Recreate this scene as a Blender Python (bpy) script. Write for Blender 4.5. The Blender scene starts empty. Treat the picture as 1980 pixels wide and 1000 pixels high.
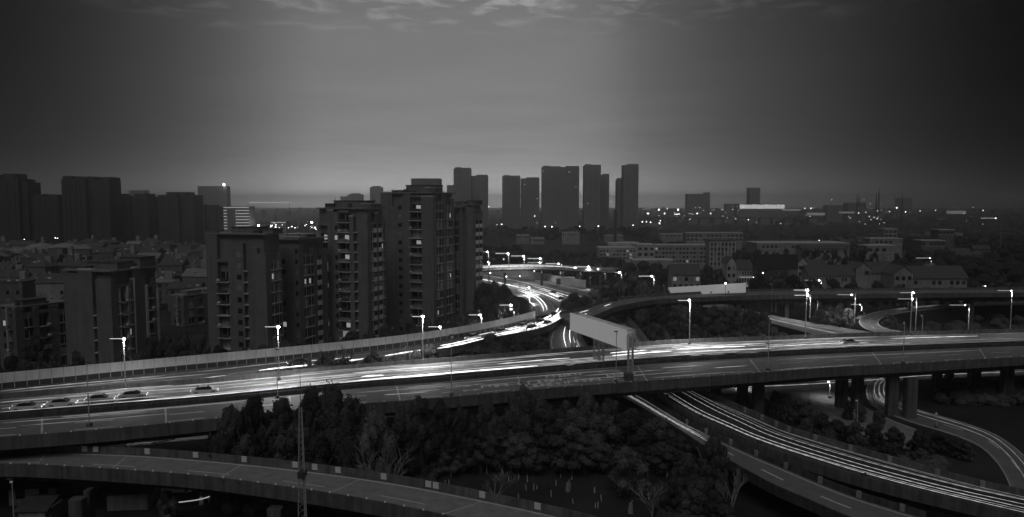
import bpy, bmesh, math, random
from mathutils import Vector, Matrix
random.seed(7)
scene = bpy.context.scene
COL = scene.collection
# ------------------------------------------------------------------ camera
W0, H0, F0 = 1980.0, 1000.0, 1400.0        # picture size and focal length in picture pixels
CAMZ, GZ = 42.0, -3.0                       # camera height, ground level (m)
PITCH = math.atan(107.0 / F0)
cam_d = bpy.data.cameras.new('camera'); cam = bpy.data.objects.new('camera', cam_d); COL.objects.link(cam)
cam_d.sensor_width = 36.0; cam_d.lens = 36.0 * F0 / W0; cam_d.clip_start = 0.5; cam_d.clip_end = 30000
cam.location = (0, 0, CAMZ); cam.rotation_euler = (math.pi / 2 - PITCH, 0, 0)
scene.camera = cam
# ------------------------------------------------------------------ sky (greyscale dusk, glow on the horizon ahead)
SUN_EL, SUN_AZ = math.radians(46), math.radians(190)
world = bpy.data.worlds.new('World'); scene.world = world; world.use_nodes = True
nt = world.node_tree; nt.nodes.clear()
def wn(t, **k):
    n = nt.nodes.new(t)
    for a, v in k.items(): setattr(n, a, v)
    return n
def wmath(op, a, b=None, c=None, clamp=False):
    n = wn('ShaderNodeMath', operation=op); n.use_clamp = clamp
    for i, v in enumerate((a, b, c)):
        if v is None: continue
        if isinstance(v, (int, float)): n.inputs[i].default_value = v
        else: nt.links.new(v, n.inputs[i])
    return n.outputs[0]
out = wn('ShaderNodeOutputWorld'); bg = wn('ShaderNodeBackground'); nt.links.new(bg.outputs[0], out.inputs[0])
tc = wn('ShaderNodeTexCoord'); sep = wn('ShaderNodeSeparateXYZ'); nt.links.new(tc.outputs['Generated'], sep.inputs[0])
sky = wn('ShaderNodeTexSky', sky_type='NISHITA'); sky.sun_disc = False
sky.sun_elevation = SUN_EL; sky.sun_rotation = SUN_AZ
bw = wn('ShaderNodeRGBToBW'); nt.links.new(sky.outputs[0], bw.inputs[0])
az = wmath('ARCTAN2', sep.outputs[0], sep.outputs[1])
azd = wmath('MULTIPLY_ADD', az, 180 / math.pi / 120.0, 0.5, clamp=True)     # -60..60 deg -> 0..1
ramp = wn('ShaderNodeValToRGB'); nt.links.new(azd, ramp.inputs[0])
pts = [(-60, .010), (-37, .010), (-31, .024), (-25, .062), (-20, .13), (-15, .26), (-7, .262), (0, .27), (6, .25), (10, .155), (16.3, .078), (23.5, .036), (30, .012), (36, .003), (60, .003)]
el = ramp.color_ramp.elements; ramp.color_ramp.interpolation = 'B_SPLINE'
for i, (d, v) in enumerate(pts):
    p = (d + 60) / 120.0
    e = el[0] if i == 0 else (el[len(el) - 1] if i == len(pts) - 1 else el.new(p))
    e.position = p; e.color = (v, v, v, 1)
z = sep.outputs[2]
vert = wmath('SUBTRACT', 1.04, wmath('MULTIPLY', wmath('MAXIMUM', z, 0.0), 1.35), clamp=False)
vert = wmath('MAXIMUM', vert, 0.35)
vert = wmath('ADD', vert, wmath('MULTIPLY', wmath('EXPONENT', wmath('MULTIPLY', wmath('MAXIMUM', z, 0.0), -48.0)), 5.5))
low = wmath('MULTIPLY', ramp.outputs[0], vert)
# thin cloud streaks seen towards the top of the frame, projected on a flat layer
zz = wmath('MAXIMUM', z, 0.03)
cx = wmath('DIVIDE', sep.outputs[0], zz); cy = wmath('DIVIDE', sep.outputs[1], zz)
comb = wn('ShaderNodeCombineXYZ'); nt.links.new(cx, comb.inputs[0]); nt.links.new(wmath('MULTIPLY', cy, 1.0), comb.inputs[1])
n1 = wn('ShaderNodeTexNoise'); nt.links.new(comb.outputs[0], n1.inputs['Vector'])
n1.inputs['Scale'].default_value = 4.2; n1.inputs['Detail'].default_value = 9; n1.inputs['Roughness'].default_value = .58; n1.inputs['Distortion'].default_value = .5
n2 = wn('ShaderNodeTexNoise'); nt.links.new(comb.outputs[0], n2.inputs['Vector'])
n2.inputs['Scale'].default_value = .6; n2.inputs['Detail'].default_value = 4
cl = wmath('POWER', wmath('MULTIPLY_ADD', n1.outputs[0], 6.0, -2.85, clamp=True), 1.3)
band = wmath('MULTIPLY_ADD', wmath('ADD', z, wmath('MULTIPLY', n2.outputs[0], .06)), 18.0, -4.45, clamp=True)
cl = wmath('MULTIPLY', cl, band)
soft = wmath('MULTIPLY_ADD', n2.outputs[0], .34, .83)
low = wmath('MULTIPLY', low, soft)
low = wmath('MULTIPLY', low, wmath('MULTIPLY_ADD', cl, 1.15, 1.0))
zen = wmath('MULTIPLY_ADD', bw.outputs[0], .0008, .062)
mixf = wn('ShaderNodeMapRange', interpolation_type='SMOOTHSTEP'); nt.links.new(z, mixf.inputs[0])
mixf.inputs[1].default_value = .32; mixf.inputs[2].default_value = .85
mx = wn('ShaderNodeMix', data_type='FLOAT'); nt.links.new(mixf.outputs[0], mx.inputs[0]); nt.links.new(low, mx.inputs[2]); nt.links.new(zen, mx.inputs[3])
fin = wmath('MULTIPLY', mx.outputs[0], 10.0)
nt.links.new(fin, bg.inputs[0]); bg.inputs[1].default_value = 0.1
sun_d = bpy.data.lights.new('sun', 'SUN'); sun_d.energy = 0.30; sun_d.angle = math.radians(30); sun_d.color = (1, 1, 1)
sun = bpy.data.objects.new('sun', sun_d); COL.objects.link(sun)
sd = Vector((math.sin(SUN_AZ) * math.cos(SUN_EL), math.cos(SUN_AZ) * math.cos(SUN_EL), math.sin(SUN_EL)))
sun.rotation_euler = sd.to_track_quat('Z', 'Y').to_euler()
scene.view_settings.view_transform = 'Standard'; scene.view_settings.look = 'None'
scene.view_settings.exposure = 0.0; scene.view_settings.gamma = 1.0; scene.view_settings.use_curve_mapping = False
scene.render.engine = 'CYCLES'
scene.cycles.use_denoising = True
scene.cycles.max_bounces = 4; scene.cycles.diffuse_bounces = 2; scene.cycles.glossy_bounces = 2; scene.cycles.volume_bounces = 2
scene.cycles.transparent_max_bounces = 8; scene.cycles.sample_clamp_indirect = 2.0
# ------------------------------------------------------------------ picture pixel -> place
_cp, _sp = math.cos(PITCH), math.sin(PITCH)
def ray(px, py):
    a = (px - W0 / 2) / F0; b = -(py - H0 / 2) / F0
    return Vector((a, _cp + b * _sp, -_sp + b * _cp))
def P(px, py, z=0.0):
    r = ray(px, py); t = (z - CAMZ) / r.z
    return Vector((r.x * t, r.y * t, z))
def PD(px, py, D):
    r = ray(px, py); t = D / r.y
    return Vector((r.x * t, D, CAMZ + r.z * t))
def PX(px, D):                                     # x of a picture column at distance D
    return PD(px, 500, D).x
def PZ(px, py, D): return PD(px, py, D).z
# ------------------------------------------------------------------ materials (all greys: the place as a black and white picture shows it)
def mat(name, col, rough=.8, noise=0.0, scale=1.0, emit=0.0, metal=0.0, spec=.3, bump=0.0, stretch=None, streak=0.0):
    m = bpy.data.materials.new(name); m.use_nodes = True
    t = m.node_tree; b = t.nodes['Principled BSDF']
    b.inputs['Base Color'].default_value = (col, col, col, 1); b.inputs['Roughness'].default_value = rough
    b.inputs['Metallic'].default_value = metal; b.inputs['Specular IOR Level'].default_value = spec
    if emit > 0:
        b.inputs['Emission Color'].default_value = (1, 1, 1, 1); b.inputs['Emission Strength'].default_value = emit
    if noise > 0:
        g = t.nodes.new('ShaderNodeNewGeometry'); n = t.nodes.new('ShaderNodeTexNoise'); n.inputs['Scale'].default_value = scale
        n.inputs['Detail'].default_value = 7; n.inputs['Roughness'].default_value = .65
        src = g.outputs['Position']
        if stretch:
            mp = t.nodes.new('ShaderNodeMapping'); mp.inputs['Scale'].default_value = stretch
            t.links.new(src, mp.inputs[0]); src = mp.outputs[0]
        t.links.new(src, n.inputs['Vector'])
        r = t.nodes.new('ShaderNodeMapRange'); t.links.new(n.outputs[0], r.inputs[0])
        r.inputs[1].default_value = .28; r.inputs[2].default_value = .72
        r.inputs[3].default_value = col * (1 - noise); r.inputs[4].default_value = col * (1 + noise)
        val = r.outputs[0]
        if streak > 0:                             # rain streaks running down walls
            mp = t.nodes.new('ShaderNodeMapping'); mp.inputs['Scale'].default_value = (1.6, 1.6, .06)
            t.links.new(g.outputs['Position'], mp.inputs[0])
            n3 = t.nodes.new('ShaderNodeTexNoise'); n3.inputs['Scale'].default_value = 1.0; n3.inputs['Detail'].default_value = 5
            t.links.new(mp.outputs[0], n3.inputs['Vector'])
            r3 = t.nodes.new('ShaderNodeMapRange'); t.links.new(n3.outputs[0], r3.inputs[0])
            r3.inputs[1].default_value = .4; r3.inputs[2].default_value = .68; r3.inputs[3].default_value = 1.0; r3.inputs[4].default_value = 1 - streak
            mm = t.nodes.new('ShaderNodeMath'); mm.operation = 'MULTIPLY'; t.links.new(val, mm.inputs[0]); t.links.new(r3.outputs[0], mm.inputs[1]); val = mm.outputs[0]
        t.links.new(val, b.inputs['Base Color'])
        if bump > 0:
            bp = t.nodes.new('ShaderNodeBump'); bp.inputs['Strength'].default_value = bump; bp.inputs['Distance'].default_value = .1
            t.links.new(n.outputs[0], bp.inputs['Height']); t.links.new(bp.outputs[0], b.inputs['Normal'])
    return m
def leaf_mat(name, col, var=.6):
    m = mat(name, col, .7, var, .5, spec=.2)
    t = m.node_tree; oi = t.nodes.new('ShaderNodeObjectInfo'); b = t.nodes['Principled BSDF']
    lk = [l for l in t.links if l.to_socket == b.inputs['Base Color']][0]; s = lk.from_socket; t.links.remove(lk)
    r = t.nodes.new('ShaderNodeMapRange'); t.links.new(oi.outputs['Random'], r.inputs[0]); r.inputs[3].default_value = .6; r.inputs[4].default_value = 1.5
    mm = t.nodes.new('ShaderNodeMath'); mm.operation = 'MULTIPLY'; t.links.new(s, mm.inputs[0]); t.links.new(r.outputs[0], mm.inputs[1]); t.links.new(mm.outputs[0], b.inputs['Base Color'])
    return m
M = dict(
    ground=mat('ground', .045, .95, .6, .08, bump=.2), asphalt=mat('asphalt', .23, .62, .2, .5, spec=.35), asphalt_dark=mat('asphalt_dark', .06, .7, .25, .4),
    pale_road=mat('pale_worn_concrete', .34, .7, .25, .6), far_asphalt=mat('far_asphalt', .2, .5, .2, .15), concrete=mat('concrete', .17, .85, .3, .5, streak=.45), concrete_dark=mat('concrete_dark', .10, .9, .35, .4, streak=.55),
    paint=mat('road_paint', .85, .6, .2, 2.5), slab=mat('balcony_concrete', .88, .7, .15, .8), trim=mat('trim', .68, .7, .25, .8), wall_dark=mat('dark_brick', .23, .85, .18, .35, streak=.25),
    wall_mid=mat('grey_render', .20, .85, .2, .3, streak=.3), white=mat('white_render', .58, .8, .18, .25, streak=.3), white_dim=mat('weathered_render', .42, .85, .25, .25, streak=.35),
    roof=mat('roof_tile', .12, .8, .35, .9), roof_pale=mat('pale_roof', .30, .6, .2, .5), glass=mat('dark_glass', .02, .25, spec=.35), glass_mid=mat('curtained_glass', .3, .3, .4, .8, spec=.5),
    lit=mat('lit_window', .5, .6, emit=.26), lit_dim=mat('dim_window', .4, .6, emit=.18), panel_white=mat('white_panel', .85, .6, .1, .8), metal=mat('galvanised_steel', .6, .5, .2, 2),
    steel_dark=mat('dark_steel', .10, .6, .2, 2, metal=.3), noise_wall=mat('barrier_panel', .88, .6, .12, .12, streak=.15), pane=mat('barrier_pane', .06, .25, spec=.5),
    lamp=mat('lamp_glass', .8, .4, emit=60), lamp_far=mat('distant_lamp_glass', .8, .4, emit=7), bar=mat('lamp_streak', .7, .5, emit=.8), bar_dim=mat('lamp_streak_dim', .6, .5, emit=.35),
    trail=mat('headlight_streak', .8, .5, emit=1.0), trail_mid=mat('soft_headlight_streak', .8, .5, emit=.5), trail_hot=mat('bright_headlight_streak', .8, .5, emit=1.9), trail_dim=mat('faint_streak', .6, .5, emit=.34), trail_faint=mat('very_faint_streak', .4, .5, emit=.14),
    strip=mat('light_strip', .6, .5, emit=.36), strip_dim=mat('dim_light_strip', .5, .5, emit=.12), facade_lit=mat('lit_facade', .6, .5, .6, .15, emit=.6), billboard=mat('blank_billboard_glow', .75, .7, .03, .2, emit=.16), bill_dark=mat('billboard_back', .05, .8),  # blank billboard is given a slight glow to brighten its panel
    bark=mat('bark', .10, .9, .3, 3), pale_bark=mat('pale_bark', .32, .9, .3, 3), lime=mat('limewashed_bark', .7, .9, .2, 3), car_white=mat('pale_car_paint', .8, .25, spec=.6), car_dark=mat('dark_car_paint', .03, .25, spec=.6),
    car_grey=mat('grey_car_paint', .45, .25, spec=.6), tyre=mat('tyre', .02, .9), headlamp=mat('headlamp', .8, .3, emit=1.8), tail=mat('tail_lamp', .5, .4, emit=1.2), reflector_glow=mat('reflector_glow', .75, .4, emit=.05),  # reflector glows faintly of itself in place of reflected light
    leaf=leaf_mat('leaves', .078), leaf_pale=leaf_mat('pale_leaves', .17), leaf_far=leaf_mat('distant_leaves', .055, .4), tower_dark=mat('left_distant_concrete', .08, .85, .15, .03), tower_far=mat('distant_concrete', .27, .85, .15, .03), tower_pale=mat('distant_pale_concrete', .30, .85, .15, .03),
    blue_sheet=mat('shed_roof', .09, .5, .3, .5), mast=mat('mast_steel', .5, .6), grass=mat('grass', .05, .95, .5, .3))
# ------------------------------------------------------------------ object helpers
class MB:
    def __init__(s): s.v = []; s.f = []
    def quad(s, a, b, c, d):
        n = len(s.v); s.v += [tuple(a), tuple(b), tuple(c), tuple(d)]; s.f.append((n, n + 1, n + 2, n + 3)); return s
    def poly(s, pts):
        n = len(s.v); s.v += [tuple(p) for p in pts]; s.f.append(tuple(range(n, n + len(pts)))); return s
    def hexa(s, p):                               # 8 corners: bottom ring 0-3, top ring 4-7
        n = len(s.v); s.v += [tuple(q) for q in p]
        for f in ((3, 2, 1, 0), (4, 5, 6, 7), (0, 1, 5, 4), (1, 2, 6, 5), (2, 3, 7, 6), (3, 0, 4, 7)): s.f.append(tuple(n + i for i in f))
        return s
    def box(s, x0, y0, z0, x1, y1, z1):
        return s.hexa([(x0, y0, z0), (x1, y0, z0), (x1, y1, z0), (x0, y1, z0), (x0, y0, z1), (x1, y0, z1), (x1, y1, z1), (x0, y1, z1)])
    def bar(s, a, b, r, n=5, r2=None):
        a = Vector(a); b = Vector(b); d = (b - a); r2 = r if r2 is None else r2
        if d.length < 1e-6: return s
        d.normalize(); u = d.orthogonal().normalized(); w = d.cross(u); k = len(s.v)
        for c, rr in ((a, r), (b, r2)):
            for i in range(n):
                t = 2 * math.pi * i / n; s.v.append(tuple(c + (u * math.cos(t) + w * math.sin(t)) * rr))
        for i in range(n): s.f.append((k + i, k + (i + 1) % n, k + n + (i + 1) % n, k + n + i))
        s.f.append(tuple(k + i for i in reversed(range(n)))); s.f.append(tuple(k + n + i for i in range(n)))
        return s
    def tube(s, pts, r, n=4, taper=True, vary=0.0):
        k = len(s.v); m = len(pts)
        for j, c in enumerate(pts):
            d = (pts[min(j + 1, m - 1)] - pts[max(j - 1, 0)]).normalized(); u = d.cross(Vector((0, 0, 1))).normalized(); w = u.cross(d)
            e = min(1.0, .25 + min(j, m - 1 - j) / max(1, m * .2)) if taper else 1
            if vary: e *= 1 + vary * math.sin(j * 1.3 + m) * math.sin(j * .37 + r * 90)
            for i in range(n):
                t = 2 * math.pi * (i + .5) / n; s.v.append(tuple(c + (u * math.cos(t) + w * math.sin(t)) * r * e))
        for j in range(m - 1):
            for i in range(n):
                a = k + j * n + i; b = k + j * n + (i + 1) % n; s.f.append((a, b, b + n, a + n))
        s.f.append(tuple(k + i for i in reversed(range(n)))); s.f.append(tuple(k + (m - 1) * n + i for i in range(n)))
        return s
    def ball(s, c, r, n=8, m=5, sz=1.0):
        c = Vector(c); k = len(s.v)
        s.v.append(tuple(c + Vector((0, 0, r * sz))))
        for j in range(1, m):
            a = math.pi * j / m
            for i in range(n):
                t = 2 * math.pi * i / n; s.v.append(tuple(c + Vector((r * math.sin(a) * math.cos(t), r * math.sin(a) * math.sin(t), r * sz * math.cos(a)))))
        s.v.append(tuple(c - Vector((0, 0, r * sz))))
        for i in range(n): s.f.append((k, k + 1 + i, k + 1 + (i + 1) % n))
        for j in range(m - 2):
            for i in range(n):
                a = k + 1 + j * n + i; b = k + 1 + j * n + (i + 1) % n; s.f.append((a, a + n, b + n, b))
        e = k + 1 + (m - 2) * n
        for i in range(n): s.f.append((e + i, e + n, e + (i + 1) % n))
        return s
    def mesh(s, name, m):
        me = bpy.data.meshes.new(name); me.from_pydata(s.v, [], s.f)
        if m is not None: me.materials.append(m)
        return me
    def build(s, name, m, parent=None, smooth=False, loc=None):
        me = s.mesh(name, m)
        if smooth: me.shade_smooth()
        return link(name, me, parent, loc)
def link(name, me, parent=None, loc=None, rz=0.0):
    o = bpy.data.objects.new(name, me); COL.objects.link(o)
    if parent is not None: o.parent = parent
    if loc is not None: o.location = loc
    if rz: o.rotation_euler = (0, 0, rz)
    return o
def tag(o, label, cat, group=None, kind=None):
    if label: o['label'] = label
    if cat: o['category'] = cat
    if group: o['group'] = group
    if kind: o['kind'] = kind
    return o
def thing(name, label, cat, loc=(0, 0, 0), rz=0.0, group=None):
    o = link(name, None, None, loc, rz); o.empty_display_size = .3
    return tag(o, label, cat, group)
def struct(o): o['kind'] = 'structure'; return o
ONES = 'first second third fourth fifth sixth seventh eighth ninth tenth eleventh twelfth thirteenth fourteenth fifteenth sixteenth seventeenth eighteenth nineteenth'.split()
def ordn(i):                                       # 0 -> first
    i += 1
    if i == 100: return 'hundredth'
    if i > 100: return 'hundred-and-' + ordn(i - 101)
    if i < 20: return ONES[i - 1]
    t = i // 10; u = i % 10; tens = {2: 'twent', 3: 'thirt', 4: 'fort', 5: 'fift', 6: 'sixt', 7: 'sevent', 8: 'eight', 9: 'ninet'}[t]
    return tens + 'ieth' if u == 0 else tens + 'y-' + ONES[u - 1]
# ------------------------------------------------------------------ paths and roads
def crom(pts, n=60):
    pts = [pts[0] * 2 - pts[1]] + pts + [pts[-1] * 2 - pts[-2]]; fine = []
    for i in range(1, len(pts) - 2):
        p0, p1, p2, p3 = pts[i - 1:i + 3]
        for k in range(16):
            t = k / 16
            fine.append(.5 * ((2 * p1) + (p2 - p0) * t + (2 * p0 - 5 * p1 + 4 * p2 - p3) * t * t + (3 * p1 - p0 - 3 * p2 + p3) * t ** 3))
    fine.append(pts[-2].copy())
    L = [0]
    for a, b in zip(fine, fine[1:]): L.append(L[-1] + (b - a).length)
    res = []; j = 0
    for i in range(n):
        s = L[-1] * i / (n - 1)
        while j < len(L) - 2 and L[j + 1] < s: j += 1
        t = (s - L[j]) / max(1e-9, L[j + 1] - L[j]); res.append(fine[j].lerp(fine[j + 1], min(1, t)))
    return res
def px_path(pp, z=None, up=0.0):                    # up: the line was read off a parapet top that much above the deck
    res = [P(p[0], p[1], (p[2] if len(p) > 2 else z) + up) for p in pp]
    for q in res: q.z -= up
    return res
class Road:
    """Left and right edge lines over the same n stations; w = 0 on the left edge, 1 on the right."""
    def __init__(s, L, R, z=None, n=80, lup=0.0, rup=0.0):
        s.n = n; s.L = crom(px_path(L, z, lup), n); s.R = crom(px_path(R, z, rup), n)
        s.len = sum((b - a).length for a, b in zip(s.L, s.L[1:]))
    def at(s, t, w, m=0.0, dz=0.0):
        x = max(0, min(s.n - 1.0001, t * (s.n - 1))); i = int(x); f = x - i
        a = s.L[i].lerp(s.L[i + 1], f); b = s.R[i].lerp(s.R[i + 1], f); lat = (b - a); lat.z = 0; lat.normalize()
        p = a.lerp(b, w) + lat * m; p.z += dz; return p
    def dir(s, t, w=.5):
        d = s.at(min(1, t + .004), w) - s.at(max(0, t - .004), w); d.z = 0; return d.normalized()
    def near_t(s, pt, w=.5):
        return min((((s.at(i / 400, w) - pt).to_2d().length), i / 400) for i in range(401))[1]
    def ribbon(s, mb, a, b, t0=0, t1=1, dz=0.004, n=None):
        """a and b are (w, m) pairs"""
        n = n or max(2, int((t1 - t0) * s.n)); pr = None
        for i in range(n + 1):
            t = t0 + (t1 - t0) * i / n; q = (s.at(t, a[0], a[1], dz), s.at(t, b[0], b[1], dz))
            if pr: mb.quad(pr[0], pr[1], q[1], q[0])
            pr = q
        return mb
    def sweep(s, mb, sec, t0=0, t1=1, n=None):
        """closed section of (w, m, dz)"""
        n = n or max(2, int((t1 - t0) * s.n)); k = len(sec); base = len(mb.v)
        for i in range(n + 1):
            t = t0 + (t1 - t0) * i / n
            for (w, m, dz) in sec: mb.v.append(tuple(s.at(t, w, m, dz)))
        for i in range(n):
            for j in range(k):
                a = base + i * k + j; b = base + i * k + (j + 1) % k; mb.f.append((a, b, b + k, a + k))
        mb.f.append(tuple(base + j for j in reversed(range(k)))); mb.f.append(tuple(base + n * k + j for j in range(k)))
        return mb
def dashes(road, root, w, length=6, gap=9, t0=0, t1=1, m=0.0, width=.16, mt='paint'):
    t = t0; st = (length + gap) / road.len
    while t < t1 - length / road.len:
        mb = road.ribbon(MB(), (w, m - width), (w, m + width), t, t + length / road.len, .006, 3)
        mb.build('lane_dash', M[mt], root); t += st
def line(road, root, w, m, t0=0, t1=1, width=.12, mt='paint', name='edge_line'):
    road.ribbon(MB(), (w, m - width), (w, m + width), t0, t1, .006).build(name, M[mt], root)
def elevated(road, root, thick=.5, gird=1.6, inset=1.6, par_l=True, par_r=True, ph=.95, surf='asphalt', pm='concrete'):
    road.sweep(MB(), [(0, -.45, -.02), (1, .45, -.02), (1, .45, -thick), (0, -.45, -thick)]).build('deck', M['concrete'], root)
    road.ribbon(MB(), (0, -.02), (1, .02), dz=0.0).build('carriageway', M[surf], root)
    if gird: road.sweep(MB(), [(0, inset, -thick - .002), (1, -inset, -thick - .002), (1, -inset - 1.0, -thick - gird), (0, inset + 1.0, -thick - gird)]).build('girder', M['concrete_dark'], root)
    for flag, w, sg in ((par_l, 0, -1), (par_r, 1, 1)):
        if flag: road.sweep(MB(), [(w, sg * .46, -thick - .05), (w, sg * .46, ph), (w, sg * .22, ph), (w, sg * .02, -.015), (w, sg * .02, -thick - .05)]).build('parapet', M[pm], root)
def col_prism(px_l, px_r, D, ztop, zbot, d=1.6):
    x0 = PX(px_l, D); x1 = PX(px_r, D); c = .18
    mb = MB(); ring = [(x0 + c, D), (x1 - c, D), (x1, D + c), (x1, D + d - c), (x1 - c, D + d), (x0 + c, D + d), (x0, D + d - c), (x0, D + c)]
    n = len(ring)
    for zz_ in (zbot, ztop):
        for (x, y) in ring: mb.v.append((x, y, zz_))
    for i in range(n): mb.f.append((i, (i + 1) % n, n + (i + 1) % n, n + i))
    mb.f.append(tuple(range(n, 2 * n))); return mb
# ---- ground
g = MB()
for i in range(24):
    for j in range(24):
        x0, x1 = -6500 + 13000 * i / 24, -6500 + 13000 * (i + 1) / 24; y0, y1 = -200 + 7200 * j / 24, -200 + 7200 * (j + 1) / 24
        g.quad((x0, y0, GZ), (x1, y0, GZ), (x1, y1, GZ), (x0, y1, GZ))
struct(g.build('ground', M['ground']))
# ---- A: the main viaduct (left edge = far side)
A = Road([(-260, 794), (0, 772), (250, 752), (400, 741), (540, 728), (700, 713), (860, 700.6), (1075, 683), (1300, 665), (1484, 658), (1667, 651), (1980, 643), (2300, 637)],
         [(-260, 866), (0, 844), (197, 829), (425, 807), (701, 779.5), (830, 770), (1055, 750), (1258, 735), (1452, 721), (1600, 710), (1774, 701), (1980, 689), (2300, 674)], 8.0, n=130, rup=.95)
Ar = thing('viaduct', 'long elevated dual carriageway crossing the whole view in front of the towers', 'viaduct')
elevated(A, Ar, thick=.9, gird=1.7, inset=2.2, surf='asphalt')
MED0, MED1 = .455, .53                            # dark central strip
A.sweep(MB(), [(MED0, 0, .0), (MED0, .05, .75), (MED0, .3, .8), (MED0, .5, .0)]).build('median_barrier', M['concrete_dark'], Ar)
A.sweep(MB(), [(MED1, -.5, .0), (MED1, -.3, .8), (MED1, -.05, .75), (MED1, 0, .0)]).build('median_barrier', M['concrete_dark'], Ar)
A.ribbon(MB(), (MED0, .5), (MED1, -.5), dz=.004).build('median_strip', M['grass'], Ar)
line(A, Ar, 0, .7); line(A, Ar, MED0, -.6); line(A, Ar, MED1, .6); line(A, Ar, 1, -.7, .0, .62)
for w in (.18, .34): dashes(A, Ar, w)
for w in (.72, .86): dashes(A, Ar, w)
mk = MB().box(-.09, -.09, 0, .09, .09, .17).mesh('reflector_post', M['reflector_glow'])
t = 0.02
while t < .99:
    link('reflector_post', mk, Ar, A.at(t, 1, .34, .94)); t += 3.9 / A.len
for px in (120, 330, 560, 774, 1000, 1240, 1460, 1690, 1880):                      # bridge expansion joints, pale strips across the near carriageway
    t = A.near_t(P(px, 770 - (px - 774) * .07, 8), 1)
    mb = MB(); a0 = A.at(t, MED1, .7, .008); b0 = A.at(t, 1, -.3, .008); d = A.dir(t) * .14
    mb.quad(a0 - d, b0 - d, b0 + d, a0 + d).build('expansion_joint', M['trim'], Ar)
# near-carriageway painted words and arrows, worn and unreadable from here: one painted character per mesh
def glyph(road, root, t, w, wid=2.1, ln=4.2, arrow=False):
    mb = MB(); d = road.dir(t); c = road.at(t, w, 0, .009); l = (road.at(t, w, 1) - road.at(t, w, 0)); l.z = 0
    def st(u0, v0, u1, v1, th):                   # stroke: u across (m), v along
        a = c + l * u0 + d * v0; b = c + l * u1 + d * v1; e = (b - a).normalized(); nn = Vector((-e.y, e.x, 0)) * th
        mb.quad(a - nn, b - nn, b + nn, a + nn); mb.v[-4:] = [(x, y, z_ + .0015 * len(mb.f)) for x, y, z_ in mb.v[-4:]]
    if arrow:
        st(0, -2.6, 0, 1.2, .16)
        a = c + d * 2.9; mb.poly([a, c + d * 1.2 + l * .55, c + d * 1.2 - l * .55])
    else:
        k = random.choice((3, 4, 4, 5))
        for i in range(k): st(-wid / 2, -ln / 2 + ln * i / (k - 1), wid / 2 * random.choice((1, .6, 1)), -ln / 2 + ln * i / (k - 1), .2)
        st(random.choice((0, -.5, .5)) * wid * .8, -ln / 2, random.choice((0, .3)), ln / 2, .16)
        st(-wid / 2, -ln / 2, -wid / 2 * .9, ln / 2 * random.choice((0, 1)), .16)
    mb.build('road_arrow' if arrow else 'painted_character', M['paint'], root)
for (px, py, k) in ((880, 757, 'a'), (950, 746, 'c'), (975, 744, 'c'), (900, 745, 'a'), (1035, 738, 'c'), (1055, 736, 'c'), (1075, 742, 'c'), (1040, 745, 'c'), (1062, 743.5, 'c'),
                    (1085, 725, 'c'), (1065, 726.5, 'c'), (1120, 737, 'c'), (1140, 735, 'c'), (1165, 719, 'a'), (1185, 725, 'c'), (1200, 723, 'c'), (1090, 732, 'a'), (880, 748, 'a'), (905, 755, 'a'), (1175, 734, 'a')):
    q = P(px, py, 8); t = A.near_t(q, .8); a0 = A.at(t, 0); b0 = A.at(t, 1); w = (q - a0).to_2d().dot((b0 - a0).to_2d()) / (b0 - a0).to_2d().length_squared
    glyph(A, Ar, t, min(.93, max(.58, w)), arrow=(k == 'a'), wid=2.3, ln=4.6)
# piers of A: pairs of columns
for (l, r, Dp) in ((1383, 1401, 158), (1436, 1454, 152), (1466, 1486, 149), (1630, 1650, 158), (1662, 1681, 157), (1730, 1750, 152), (1765, 1787, 150), (1820, 1834, 170), (1845, 1857, 178),
                   (1890, 1910, 166), (1955, 1975, 162), (1350, 1362, 166), (640, 652, 128), (655, 668, 133), (150, 163, 112), (165, 180, 118), (1010, 1026, 140), (1080, 1096, 146), (2040, 2060, 165)):
    col_prism(l, r, Dp - (1.5 if Dp < 160 else 0), 8 - .9 - 1.705, GZ - .2, 1.9).build('pier', M['concrete'], Ar)
# ---- B: the lower road behind it with its noise barrier (left edge = barrier side)
B = Road([(-260, 782), (0, 757), (250, 731), (500, 706), (640, 691), (780, 674), (880, 658), (970, 640), (1035, 622), (1068, 607), (1075, 594)],
         [(-260, 795), (0, 768.5), (250, 748.5), (400, 735), (560, 714), (700, 700.5), (860, 676), (936, 658), (1005, 645), (1060, 631), (1100, 608)], 7.0, n=110, rup=.6)
Br = thing('slip_road', 'elevated slip road behind the main viaduct with a pale noise barrier along its far side', 'road')
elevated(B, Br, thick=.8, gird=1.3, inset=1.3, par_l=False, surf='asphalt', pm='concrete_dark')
line(B, Br, 0, .5); line(B, Br, 1, -.5); dashes(B, Br, .5, 6, 9)
Nw = thing('noise_barrier', 'long pale leaning noise barrier with a row of dark panes below, along the slip road', 'noise barrier')
bt1 = B.near_t(P(1035, 622, 7), 0); nb = int(B.len * bt1 / 1.95); base_h = .45
B.sweep(MB(), [(0, -.45, -.8), (0, -.45, base_h), (0, -.15, base_h), (0, 0, -.02)], 0, bt1, nb).build('barrier_base', M['concrete'], Nw)
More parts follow.
